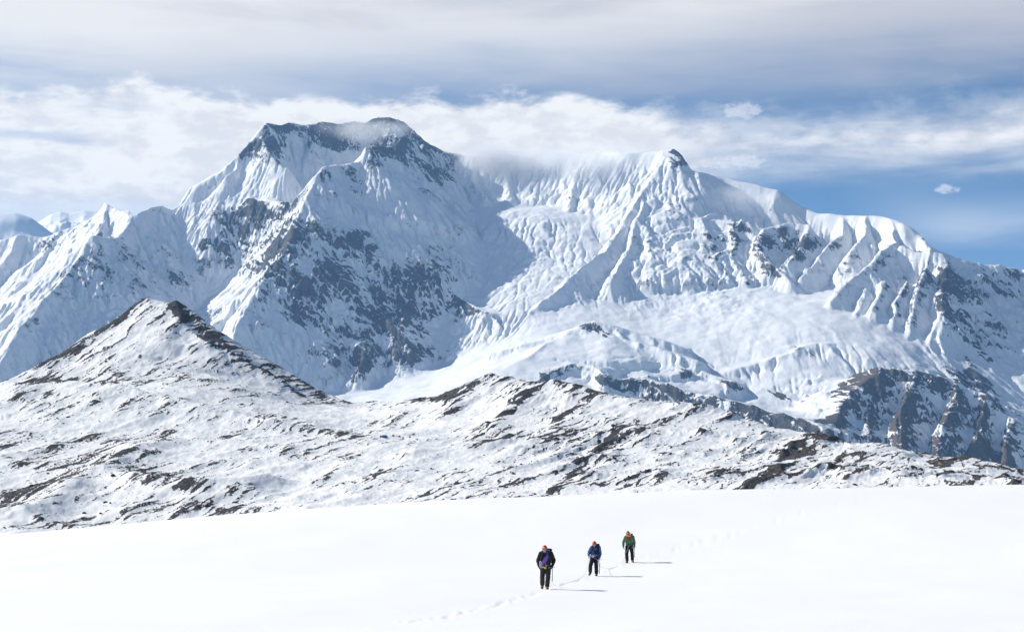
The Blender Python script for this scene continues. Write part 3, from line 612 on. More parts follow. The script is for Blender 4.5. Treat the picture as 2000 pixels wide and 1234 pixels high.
def build_hills():
    nc, nr = 1210, 385
    s = np.linspace(-0.37, 0.37, nc)
    rows = adaptive_rows(hills_base, s, np.linspace(1250, 2760, 160), nr, 0.30)
    Y = rows.ravel(); X = (rows * s[None, :].astype(f32)).ravel()
    Z0, Z, rib = hills_full(X, Y, half_res(hills_base, rows, s))
    n = normals_z(X, Y, Z, nr, nc); nz = np.clip(np.abs(n[..., 2]).ravel(), 0.02, 1); steep = np.sqrt(1 - nz * nz) / nz
    U, V = project(X, Y, Z0)
    zz = Z.reshape(nr, nc); up = np.zeros_like(zz)
    for k in (3, 7):
        up[:, k:-k] += zz[:, k:-k] * 2 - zz[:, 2 * k:] - zz[:, :-2 * k]
    convex = up.ravel()
    rgt = sstep(X, -180, 40)
    big = fbm(X, Y, 170, 4, 0.5, 171)
    aw = X * HDX + Y * HDY + 8 * fbm(X, Y, 60, 3, 0.5, 181); bw = X * HDY - Y * HDX + 8 * fbm(X, Y, 60, 3, 0.5, 182)
    strk = ridged(bw, aw / 13.0, 11, 4, 0.62, 185); spk = fbm(X, Y * 0.6, 7, 3, 0.65, 188)
    hb = blobs(U, V, H_ROCK)
    rock = 0.148 - 0.028 * rgt - 0.08 * sstep(-big, 0.0, 0.5) + (strk - 0.8) * (0.34 + 0.12 * rgt) + 0.06 * spk + 0.16 * sstep(steep, 0.45, 1.1) + 0.10 * np.clip(convex / 3.0, -1, 1.3) + 0.12 * big + (rib - 0.8) * (0.10 + 0.10 * rgt) + 0.29 * hb
    tint = np.clip(sstep(U, 1350, 1650) * 0.4, 0, 1)
    mat = snow_rock_material('hill_snow_and_rock', (0.012, 0.012, 0.013, 1), (0.034, 0.032, 0.031, 1), (0.86, 0.87, 0.88, 1), 4.2, (1, 1, 1.5), 0.6, 0.05, 0.32)
    o = grid_mesh('snowy_hills', X, Y, Z, nr, nc, mat, {'rock': rock, 'tint': tint})
    o['kind'] = 'structure'; o['label'] = 'snow dusted rocky hills with dark outcrops below the massif'
    return o
H_ROCK = [(200,930,260,90,-12,0.22),(350,760,200,40,10,0.2),(1000,860,220,60,-30,0.15),(1750,915,260,40,0,0.2),(350,600,22,20,35,1.5),(400,648,75,15,40,1.6),(465,688,60,11,35,1.1),(290,582,30,8,-35,0.8),(220,630,60,10,-32,0.7),(110,695,60,9,-30,0.8),(140,690,45,14,0,0.7),(310,706,22,8,0,0.8),(420,710,60,10,-5,0.6),(150,742,150,7,3,0.7),(60,745,60,8,-5,0.8),(400,750,90,10,15,0.5),(90,765,40,8,5,0.7),
 (560,745,60,10,38,0.6),(620,770,50,8,35,0.8),(700,784,60,5,0,0.8),(590,760,60,18,30,0.4),(500,800,110,6,15,0.6),(640,845,80,8,12,0.7),(700,853,60,5,8,0.7),
 (850,778,60,7,-8,0.9),(905,755,45,10,-28,1.0),(880,790,26,30,-50,0.9),(960,731,40,6,-10,0.8),(1000,800,60,9,-40,0.9),(1085,745,50,7,0,0.8),(1040,770,40,8,-38,0.6),(1130,790,60,8,-38,0.7),(1200,770,60,6,15,0.7),(1300,786,100,5,6,0.7),(1420,800,40,8,20,0.7),
 (1190,860,45,14,-50,1.0),(1120,925,70,10,-38,0.9),(1060,965,40,8,-28,0.9),(900,930,90,10,-45,0.5),(760,910,70,7,-42,0.6),(640,930,90,6,-50,0.8),(1220,945,60,6,-30,0.5),
 (1590,870,60,14,-30,1.0),(1530,905,70,16,-38,1.0),(1470,945,50,10,-38,1.0),(1640,855,60,6,4,0.9),(1620,915,70,10,-40,0.9),(1700,890,60,8,-25,0.7),(1860,895,60,8,-10,0.7),(1830,925,40,8,-40,0.7),(1900,935,50,8,-40,0.6),
 (400,948,130,14,6,0.9),(450,985,90,24,-5,0.8),(330,945,90,14,8,0.4),(120,920,130,16,-28,0.6),(40,970,80,20,-30,0.6),(90,890,120,14,-25,0.4),(250,830,160,60,-20,0.16),(100,1025,120,12,-5,0.8),(300,990,60,18,0,0.3)]
hills = build_hills()

# ------------------------------------------------------------------ far snow mountains on the left
def build_far(name, ridge, Yc, seed, label):
    nc, nr = 220, 90
    us = np.linspace(ridge[0][0], ridge[-1][0], nc); vs = np.interp(us, [p[0] for p in ridge], [p[1] for p in ridge])
    rows = np.linspace(Yc - 4200, Yc + 1500, nr)
    X = np.zeros((nr, nc), f32); Yg = np.zeros((nr, nc), f32); Z = np.zeros((nr, nc), f32)
    top = np.array([at(u, v, Yc) for u, v in zip(us, vs)])
    for i, y in enumerate(rows):
        X[i] = top[:, 0] / Yc * y; Yg[i] = y
        d = Yc - y; Z[i] = top[:, 2] - np.where(d > 0, 0.55 * d * (1 - 0.25 * d / 4200), -0.8 * d)
    x = X.ravel(); y = Yg.ravel()
    z = Z.ravel() + (ridged(x, y, 1500, 6, 0.5, seed) - 0.9) * 190 * np.clip(np.abs(Yc - y) / 700, 0.12, 1)
    n = normals_z(x, y, z, nr, nc); nz = np.clip(np.abs(n[..., 2]).ravel(), 0.05, 1); steep = np.sqrt(1 - nz * nz) / nz
    o = grid_mesh(name, x, y, z, nr, nc, bpy.data.materials['massif_snow_and_rock'], {'rock': 0.05 + 0.2 * sstep(steep, 0.9, 1.8), 'tint': x * 0})
    o['kind'] = 'structure'; o['label'] = label
build_far('distant_mountain', [(-420,470),(-200,430),(-60,418),(0,414),(30,416),(60,425),(95,448),(140,475),(230,520)], 24000, 301, 'rounded distant snow mountain at the far left skyline')
build_far('distant_mountain', [(20,520),(60,445),(75,430),(100,415),(118,411),(135,414),(165,409),(190,412),(240,425),(290,440),(360,480),(420,520)], 28000, 322, 'jagged distant snow mountain behind the small pyramid peak')

# ------------------------------------------------------------------ the snowfield with the track
SNOW = tps([at(*p) for p in [(1067,1151,67),(1160,1125,84),(1229,1098,101),(0,1043,150),(500,997,150),(1000,969,150),(1500,954,150),(2000,946,150),(2400,944,150),(-400,1080,150),
   (0,1234,46),(1000,1234,49),(2000,1234,50),(0,1150,76),(500,1145,74),(1600,1090,96),(2000,1070,100),(1600,1160,66)]], 40, 40, 0.3)
_sg = [np.array(a, f32) for a in np.meshgrid(np.linspace(-140, 140, 300), np.linspace(8, 330, 340))]
def snow_z(X, Y):
    """snow surface: smooth bowl that rolls over at the shoulder beyond the climbers"""
    X = np.asarray(X, f32); Y = np.asarray(Y, f32)
    Yc = np.clip(Y, 30, 165)
    z = _snow_lookup(X, Yc)
    z = z - 0.0016 * np.maximum(Y - 142, 0) ** 2 - 0.04 * np.maximum(Y - 165, 0)
    z = z + 0.06 * np.maximum(30 - Y, 0) * 0.2
    return z + fbm(X, Y, 22, 3, 0.5, 400) * 0.10 + fbm(X * 0.5, Y, 3.2, 3, 0.5, 410) * 0.022
_SZ = SNOW(np.array([-140, 140, *_sg[0].ravel()]), np.array([8, 330, *_sg[1].ravel()]))[2:].reshape(_sg[0].shape)
def _snow_lookup(X, Y):
    fx = np.clip((X + 140) / 280 * 299, 0, 298.99); fy = np.clip((Y - 8) / 322 * 339, 0, 338.99)
    ix = fx.astype(int); iy = fy.astype(int); tx = fx - ix; ty = fy - iy
    return ((_SZ[iy, ix] * (1 - tx) + _SZ[iy, ix + 1] * tx) * (1 - ty) + (_SZ[iy + 1, ix] * (1 - tx) + _SZ[iy + 1, ix + 1] * tx) * ty).astype(f32)
def on_snow(u, v, y0=30.0, y1=150.0):
    """where the ray through a pixel meets the snow"""
    for _ in range(60):
        ym = 0.5 * (y0 + y1); p = at(u, v, ym)
        if p[2] > float(snow_z([p[0]], [ym])[0]): y0 = ym
        else: y1 = ym
    p = at(u, v, y0); return Vector((p[0], y0, float(snow_z([p[0]], [y0])[0])))
TRACK_PX = [(800,1214),(880,1203),(970,1182),(1040,1160),(1075,1148),(1110,1138),(1150,1124),(1190,1112),(1222,1099),(1260,1088),(1310,1074),(1370,1057),(1430,1042),(1490,1024),(1540,1008),(1590,994),(1650,983),(1690,974)]
def track_points():
    pts = [on_snow(u, v, 30, 148) for u, v in TRACK_PX]
    out = []; acc = 0.0
    for a, b in zip(pts[:-1], pts[1:]):
        d = (b - a); l = math.hypot(d.x, d.y)
        while acc < l:
            t = acc / l; p = a + d * t; out.append((p.x, p.y, d.x / l, d.y / l)); acc += 0.30
        acc -= l
    return out
def build_snowfield():
    nc, nr = 640, 270
    s = np.linspace(-0.42, 0.42, nc)
    t = np.linspace(1 / 24.0, 1 / 190.0, nr - 24); rr = np.concatenate([1 / t, np.linspace(195, 330, 24)])
    S, YY = np.meshgrid(s, rr); X = (S * YY).ravel().astype(f32); Y = YY.ravel().astype(f32)
    Z = snow_z(X, Y)
    rng = random.Random(5)
    for i, (px, py, dx, dy) in enumerate(track_points()):
        for rep in range(2):
            off = (0.10 if (i + rep) % 2 else -0.10) + rng.uniform(-0.12, 0.12); al = rng.uniform(-0.15, 0.15)
            cx = px - dy * off + dx * al; cy = py + dx * off + dy * al
            k = max(0.0, rng.uniform(-0.15, 0.85))
            m = np.nonzero((np.abs(X - cx) < 0.9) & (np.abs(Y - cy) < 0.9))[0]
            if not len(m): continue
            ax = ((X[m] - cx) * dx + (Y[m] - cy) * dy) / 0.20; bx = (-(X[m] - cx) * dy + (Y[m] - cy) * dx) / 0.13
            r2 = ax * ax + bx * bx
            Z[m] += (-0.05 * np.exp(-r2 ** 1.5) + 0.012 * np.exp(-(np.sqrt(r2) - 1.5) ** 2 * 6)) * k
    m = bpy.data.materials.new('fresh_snow'); m.use_nodes = True; T = NT(m.node_tree)
    tc = T.n('ShaderNodeTexCoord'); ob = tc.outputs['Object']
    n1 = T.noise(ob, 1.6, 5, 0.6); n2 = T.noise(ob, 0.12, 3, 0.5)
    bs = T.n('ShaderNodeBsdfPrincipled')
    T.put(bs.inputs['Base Color'], T.mix(n2, (0.90, 0.91, 0.92, 1), (0.87, 0.88, 0.90, 1)))
    bs.inputs['Roughness'].default_value = 0.7; bs.inputs['Specular IOR Level'].default_value = 0.15
    bp = T.n('ShaderNodeBump'); bp.inputs['Distance'].default_value = 0.02; bp.inputs['Strength'].default_value = 0.6
    T.put(bp.inputs['Height'], n1); T.put(bs.inputs['Normal'], bp.outputs[0])
    out = T.n('ShaderNodeOutputMaterial'); T.t.links.new(bs.outputs[0], out.inputs[0])
    o = grid_mesh('snowfield', X, Y, Z, nr, nc, m)
    o['kind'] = 'structure'; o['label'] = 'smooth bright snowfield crossed by a line of footprints'
build_snowfield()
# ------------------------------------------------------------------ loose rock on the hills
def on_hill(u, v):
    """where the ray through a pixel first meets the hills"""
    Ys = np.linspace(1300, 2650, 1400).astype(f32); p = np.array([at(u, v, float(y)) for y in Ys], f32)
    z = hills_full(np.r_[p[:, 0], -1000, 1000].astype(f32), np.r_[Ys, 1250, 2760].astype(f32))[1][:-2]
    k = int(np.argmax(p[:, 2] <= z)); return Vector((float(p[k, 0]), float(Ys[k]), float(z[k])))

def plain(name, col, rough=0.6, spec=0.3, bump=0.0, bscale=40.0, var=0.12, metal=0.0):
    m = bpy.data.materials.new(name); m.use_nodes = True; T = NT(m.node_tree)
    tc = T.n('ShaderNodeTexCoord'); ob = tc.outputs['Object']; n = T.noise(ob, bscale, 4, 0.6)
    bs = T.n('ShaderNodeBsdfPrincipled')
    T.put(bs.inputs['Base Color'], T.mix(n, tuple(c * (1 - var) for c in col) + (1,), tuple(min(1, c * (1 + var)) for c in col) + (1,)))
    bs.inputs['Roughness'].default_value = rough; bs.inputs['Specular IOR Level'].default_value = spec; bs.inputs['Metallic'].default_value = metal
    if bump:
        bp = T.n('ShaderNodeBump'); bp.inputs['Distance'].default_value = bump; T.put(bp.inputs['Height'], n); T.put(bs.inputs['Normal'], bp.outputs[0])
    out = T.n('ShaderNodeOutputMaterial'); T.t.links.new(bs.outputs[0], out.inputs[0])
    return m

def build_boulders():
    me = hills.data; nv = len(me.vertices)
    co = np.empty(nv * 3, f32); me.vertices.foreach_get('co', co); co = co.reshape(-1, 3)
    rk = np.empty(nv, f32); me.attributes['rock'].data.foreach_get('value', rk)
    rng = np.random.RandomState(12)
    w = np.clip(rk - 0.24, 0, 0.5) ** 1.5; w /= w.sum()
    idx = rng.choice(nv, 8000, p=w)
    bm = bmesh.new(); bmesh.ops.create_icosphere(bm, subdivisions=1, radius=1.0)
    base = np.array([v.co[:] for v in bm.verts], f32); fac = np.array([[v.index for v in f.verts] for f in bm.faces], np.int32); bm.free()
    V = []; Fc = []
    for k, i in enumerate(idx):
        sz = 0.45 * (1 + rng.pareto(2.6)); sz = min(sz, 3.2)
        b = base * (1 + rng.uniform(-0.28, 0.28, (len(base), 1))) * np.array([rng.uniform(0.8, 1.7), rng.uniform(0.7, 1.3), rng.uniform(0.45, 0.9)])
        a = rng.uniform(0, 6.28); c, s_ = math.cos(a), math.sin(a)
        b = b @ np.array([[c, -s_, 0], [s_, c, 0], [0, 0, 1]])
        V.append(b * sz + co[i] + np.array([rng.uniform(-2, 2), rng.uniform(-2, 2), -0.1 * sz])); Fc.append(fac + k * len(base))
    V = np.concatenate(V).astype(f32); Fc = np.concatenate(Fc)
    m2 = bpy.data.meshes.new('boulders'); m2.vertices.add(len(V)); m2.vertices.foreach_set('co', V.ravel())
    m2.loops.add(Fc.size); m2.loops.foreach_set('vertex_index', Fc.ravel().astype(np.int32))
    m2.polygons.add(len(Fc)); m2.polygons.foreach_set('loop_start', np.arange(0, Fc.size, 3, dtype=np.int32)); m2.update(calc_edges=True)
    m2.materials.append(plain('dark_boulder', (0.045, 0.042, 0.040), 0.9, 0.1, 0.1, 1.2, 0.4))
    o = bpy.data.objects.new('boulders', m2); COL.objects.link(o)
    o['kind'] = 'stuff'; o['label'] = 'dark loose boulders scattered over the snowy hills'
build_boulders()

# ------------------------------------------------------------------ shapes for small things
def new_obj(name, me, parent=None, mat=None, smooth=True):
    o = bpy.data.objects.new(name, me); COL.objects.link(o)
    if parent: o.parent = parent
    if mat: me.materials.clear(); me.materials.append(mat)
    if smooth: me.polygons.foreach_set('use_smooth', np.full(len(me.polygons), True))
    return o
def empty(name, loc, rz=0.0):
    o = bpy.data.objects.new(name, None); COL.objects.link(o); o.location = loc; o.rotation_euler = (0, 0, rz); o.empty_display_size = 0.2
    return o
def tag(o, label, cat, group=None):
    o['label'] = label; o['category'] = cat
    if group: o['group'] = group
    return o
def cap(bm, a, b, ra, rb, seg=14):
    """tapered limb with round ends"""
    a = Vector(a); b = Vector(b); d = b - a
    q = d.to_track_quat('Z', 'Y').to_matrix().to_4x4() if d.length > 1e-6 else Matrix()
    if d.length > 1e-6:
        bmesh.ops.create_cone(bm, cap_ends=True, segments=seg, radius1=ra, radius2=rb, depth=d.length, matrix=Matrix.Translation((a + b) / 2) @ q)
    for p, r in ((a, ra), (b, rb)):
        bmesh.ops.create_icosphere(bm, subdivisions=2, radius=r, matrix=Matrix.Translation(p))
def ell(bm, c, r, rot=None, sub=2):
    M = Matrix.Translation(Vector(c)) @ (rot if rot else Matrix()) @ Matrix.Diagonal((r[0], r[1], r[2], 1))
    bmesh.ops.create_icosphere(bm, subdivisions=sub, radius=1.0, matrix=M)
def chain(bm, pts, rad):
    for (a, ra), (b, rb) in zip(zip(pts[:-1], rad[:-1]), zip(pts[1:], rad[1:])): cap(bm, a, b, ra, rb)
def fuse(name, bm, parent, mat, voxel=0.016, wrinkle=0.0, seed=1, smooth_it=4):
    """melt overlapping limbs into one continuous skin"""
    me = bpy.data.meshes.new(name + '_tmp'); bm.to_mesh(me); bm.free()
    t = bpy.data.objects.new(name + '_tmp', me); COL.objects.link(t)
    md = t.modifiers.new('r', 'REMESH'); md.mode = 'VOXEL'; md.voxel_size = voxel
    sm = t.modifiers.new('s', 'SMOOTH'); sm.iterations = smooth_it; sm.factor = 0.5
    dg = bpy.context.evaluated_depsgraph_get(); dg.update()
    out = bpy.data.meshes.new_from_object(t.evaluated_get(dg)); out.name = name
    bpy.data.objects.remove(t); bpy.data.meshes.remove(me)
    if wrinkle:
        n = len(out.vertices); co = np.empty(n * 3, f32); out.vertices.foreach_get('co', co); co = co.reshape(-1, 3)
        no = np.array([v.normal[:] for v in out.vertices], f32)
        w = perlin(co[:, 0] * 7 + co[:, 2] * 3, co[:, 2] * 16 + co[:, 1] * 9, seed) + 0.5 * perlin(co[:, 0] * 17, co[:, 2] * 29 + co[:, 1] * 15, seed + 3)
        out.vertices.foreach_set('co', (co + no * (w * wrinkle)[:, None]).ravel()); out.update()
    return new_obj(name, out, parent, mat)
def raw(name, bm, parent, mat, smooth=True):
    me = bpy.data.meshes.new(name); bm.to_mesh(me); bm.free(); return new_obj(name, me, parent, mat, smooth)
def tube(name, pts, r, mat, parent=None, seg=8, ends=True):
    """swept cord through points"""
    P = [Vector(p) for p in pts]; bm = bmesh.new(); rings = []; up = Vector((0.3, 0.2, 1)).normalized()
    for i, p in enumerate(P):
        d = (P[min(i + 1, len(P) - 1)] - P[max(i - 1, 0)]).normalized(); x = d.cross(up)
        if x.length < 1e-3: x = d.cross(Vector((1, 0, 0)))
        x.normalize(); y = d.cross(x); rr = r[i] if isinstance(r, (list, tuple)) else r
        rings.append([bm.verts.new(p + (x * math.cos(2 * math.pi * k / seg) + y * math.sin(2 * math.pi * k / seg)) * rr) for k in range(seg)])
    for a, b in zip(rings[:-1], rings[1:]):
        for k in range(seg): bm.faces.new((a[k], a[(k + 1) % seg], b[(k + 1) % seg], b[k]))
    if ends: bm.faces.new(rings[0][::-1]); bm.faces.new(rings[-1])
    bmesh.ops.recalc_face_normals(bm, faces=bm.faces)
    return raw(name, bm, parent, mat)
def smooth_path(pts, n=8):
    P = [Vector(p) for p in pts]; P = [P[0] * 2 - P[1]] + P + [P[-1] * 2 - P[-2]]; out = []
    for i in range(1, len(P) - 2):
        for k in range(n):
            t = k / n; a, b, c, d = P[i - 1], P[i], P[i + 1], P[i + 2]
            out.append(0.5 * ((2 * b) + (c - a) * t + (2 * a - 5 * b + 4 * c - d) * t * t + (3 * b - a - 3 * c + d) * t ** 3))
    return out + [P[-2]]

# ------------------------------------------------------------------ tents of the camp in the saddle
def dome_tent(u, v, w, h, mat, label):
    p = on_hill(u, v); e = empty('dome_tent', p, random.Random(int(u)).uniform(-0.6, 0.6))
    tag(e, label, 'tent', 'tents of the camp in the saddle')
    bm = bmesh.new(); bmesh.ops.create_uvsphere(bm, u_segments=12, v_segments=8, radius=1.0)
    bmesh.ops.delete(bm, geom=[q for q in bm.verts if q.co.z < -0.25], context='VERTS')
    for q in bm.verts:
        k = 1 + 0.05 * math.cos(6 * math.atan2(q.co.y, q.co.x)); q.co = (q.co.x * w / 2 * k, q.co.y * w * 0.6 * k, q.co.z * h)
    raw('canopy', bm, e, mat)
    bm = bmesh.new(); bmesh.ops.create_uvsphere(bm, u_segments=8, v_segments=6, radius=1.0)
    for q in bm.verts: q.co = (q.co.x * w * 0.22, -w * 0.55 + q.co.y * w * 0.1, q.co.z * h * 0.5 + h * 0.25)
    raw('door', bm, e, M_TDARK)
    for s_ in (-1, 1):
        pts = [(s_ * w * 0.5 * math.cos(a), -s_ * 0.0 + w * 0.6 * math.cos(a) * 0.9, h * 1.03 * math.sin(a)) for a in np.linspace(0, math.pi, 11)]
        pts = [(x * (1 if s_ > 0 else 1), y * s_, z) for x, y, z in pts]
        tube('pole', pts, 0.04, M_TDARK, e, 5)
M_TDARK = plain('tent_dark_fabric', (0.05, 0.05, 0.055), 0.8)
def mess_tent(u, v, w, h):
    p = on_hill(u, v); e = empty('mess_tent', p, 0.25); tag(e, 'large blue mess tent among the small tents in the saddle', 'tent', 'tents of the camp in the saddle')
    mb = plain('blue_tent_fabric', (0.04, 0.16, 0.42), 0.7)
    d = w * 0.6; a = h * 0.45
    bm = bmesh.new()
    vs = [bm.verts.new(c) for c in [(-w/2,-d/2,-.5),(w/2,-d/2,-.5),(w/2,d/2,-.5),(-w/2,d/2,-.5),(-w/2*.94,-d/2*.94,a),(w/2*.94,-d/2*.94,a),(w/2*.94,d/2*.94,a),(-w/2*.94,d/2*.94,a)]]
    for q in ((0,1,5,4),(1,2,6,5),(2,3,7,6),(3,0,4,7)): bm.faces.new([vs[i] for i in q])
    raw('wall', bm, e, mb, False)
    bm = bmesh.new(); k = 0.53
    vs = [bm.verts.new(c) for c in [(-w*k,-d*k,a-.05),(w*k,-d*k,a-.05),(w*k,d*k,a-.05),(-w*k,d*k,a-.05),(-w*.36,0,h),(w*.36,0,h),(0,-d*.27,a+(h-a)*.42)]]
    for q in ((0,1,6),(0,6,4),(6,1,5),(4,6,5),(1,2,5),(2,3,4,5),(3,0,4)): bm.faces.new([vs[i] for i in q])
    raw('roof', bm, e, mb, False)
    bm = bmesh.new(); bmesh.ops.create_cube(bm, size=1, matrix=Matrix.Translation((w*.1,-d/2-.03,a*.35)) @ Matrix.Diagonal((w*.18,.05,a*.85,1)))
    raw('door', bm, e, M_TDARK, False)
mess_tent(751, 855, 6.4, 3.0)
M_ORANGE = plain('orange_tent_fabric', (0.55, 0.15, 0.03), 0.6); M_YELLOW = plain('yellow_tent_fabric', (0.50, 0.40, 0.04), 0.6)
dome_tent(744, 853, 2.6, 1.7, M_YELLOW, 'yellow dome tent just left of the blue mess tent')
dome_tent(768, 851.5, 2.6, 1.7, M_ORANGE, 'orange dome tent nearest to the blue mess tent')
dome_tent(780, 853, 2.6, 1.7, M_ORANGE, 'orange dome tent in the middle of the tent row')
dome_tent(787, 857, 2.4, 1.5, M_ORANGE, 'orange dome tent pitched lowest in the camp')
dome_tent(800, 854, 2.8, 1.7, M_YELLOW, 'yellow dome tent at the far right of the camp')

# ------------------------------------------------------------------ the three roped climbers
M_SKIN = plain('weathered_skin', (0.42, 0.20, 0.13), 0.55, 0.3)
M_GLOVE = plain('pale_grey_glove', (0.42, 0.42, 0.44), 0.8)
M_DGLOVE = plain('dark_glove', (0.06, 0.06, 0.065), 0.8)
M_BOOT = plain('brown_leather_boot', (0.20, 0.085, 0.03), 0.6, 0.3, 0.002, 60)
M_SOLE = plain('black_rubber_sole', (0.02, 0.02, 0.02), 0.8)
M_STEEL = plain('worn_steel', (0.45, 0.46, 0.48), 0.35, 0.5, metal=0.9)
M_BLK = plain('black_fabric', (0.014, 0.014, 0.016), 0.75, 0.25, 0.003, 50)
M_CHAR = plain('charcoal_trouser_fabric', (0.030, 0.028, 0.030), 0.8, 0.2, 0.003, 50)
M_WHITE = plain('white_plastic', (0.75, 0.75, 0.74), 0.4)
M_ROPE = plain('pale_climbing_rope', (0.55, 0.55, 0.57), 0.8)

def hand(name, wrist, fore, parent, mat, curl, side, grip=None):
    """gloved hand: palm, four unequal bent fingers and a thumb that leaves the side of the palm"""
    w = Vector(wrist); f = Vector(fore).normalized()
    inward = Vector((-side, -0.25, 0)); inward = (inward - f * inward.dot(f)).normalized(); across = f.cross(inward).normalized() * side
    bm = bmesh.new()
    palm = w + f * 0.055
    cap(bm, w, w + f * 0.02, 0.034, 0.036)
    for k in (-1, 0, 1): cap(bm, w + f * 0.02 + across * 0.018 * k, palm + f * 0.03 + across * 0.024 * k, 0.020, 0.018)
    for k, L in zip((-1.5, -0.5, 0.5, 1.5), (0.060, 0.076, 0.080, 0.070)):
        a = palm + f * 0.035 + across * 0.019 * k
        d1 = (f * math.cos(curl) + inward * math.sin(curl)); d2 = (f * math.cos(curl * 2.1) + inward * math.sin(curl * 2.1)); d3 = (f * math.cos(curl * 2.9) + inward * math.sin(curl * 2.9))
        b = a + d1 * L * 0.5; c = b + d2 * L * 0.38; e = c + d3 * L * 0.3
        chain(bm, [a, b, c, e], [0.0115, 0.0110, 0.0100, 0.0085])
    a = w + f * 0.03 + across * 0.030; b = a + (f * 0.5 + across * 0.5 + inward * 0.5).normalized() * 0.04; c = b + (f * 0.8 + inward * 0.6).normalized() * 0.035
    chain(bm, [a, b, c], [0.015, 0.0125, 0.010])
    return fuse(name, bm, parent, mat, 0.006, smooth_it=2)

def boot(parent, ankle, toe_dir, pitch):
    a = Vector(ankle); d = Vector((toe_dir[0], toe_dir[1], 0)).normalized(); s_ = math.sin(pitch); c = math.cos(pitch)
    f = Vector((d.x * c, d.y * c, -s_)); up = Vector((d.x * s_, d.y * s_, c)); sd = f.cross(up)
    bm = bmesh.new()
    heel = a - up * 0.065 - f * 0.055
    cap(bm, a + up * 0.09, a, 0.062, 0.060); cap(bm, a, heel + up * 0.015, 0.058, 0.048)
    for k in (-1, 1):
        cap(bm, heel + sd * 0.012 * k, a - up * 0.070 + f * 0.12 + sd * 0.022 * k, 0.040, 0.042)
        cap(bm, a + f * 0.04 - up * 0.02, a - up * 0.065 + f * 0.165 + sd * 0.016 * k, 0.048, 0.036)
    b = fuse('boot', bm, parent, M_BOOT, 0.012)
    bm = bmesh.new()
    for k in (-1, 1): cap(bm, heel - up * 0.028 + sd * 0.016 * k, a - up * 0.10 + f * 0.165 + sd * 0.020 * k, 0.030, 0.032)
    fuse('sole', bm, b, M_SOLE, 0.012)
    return b

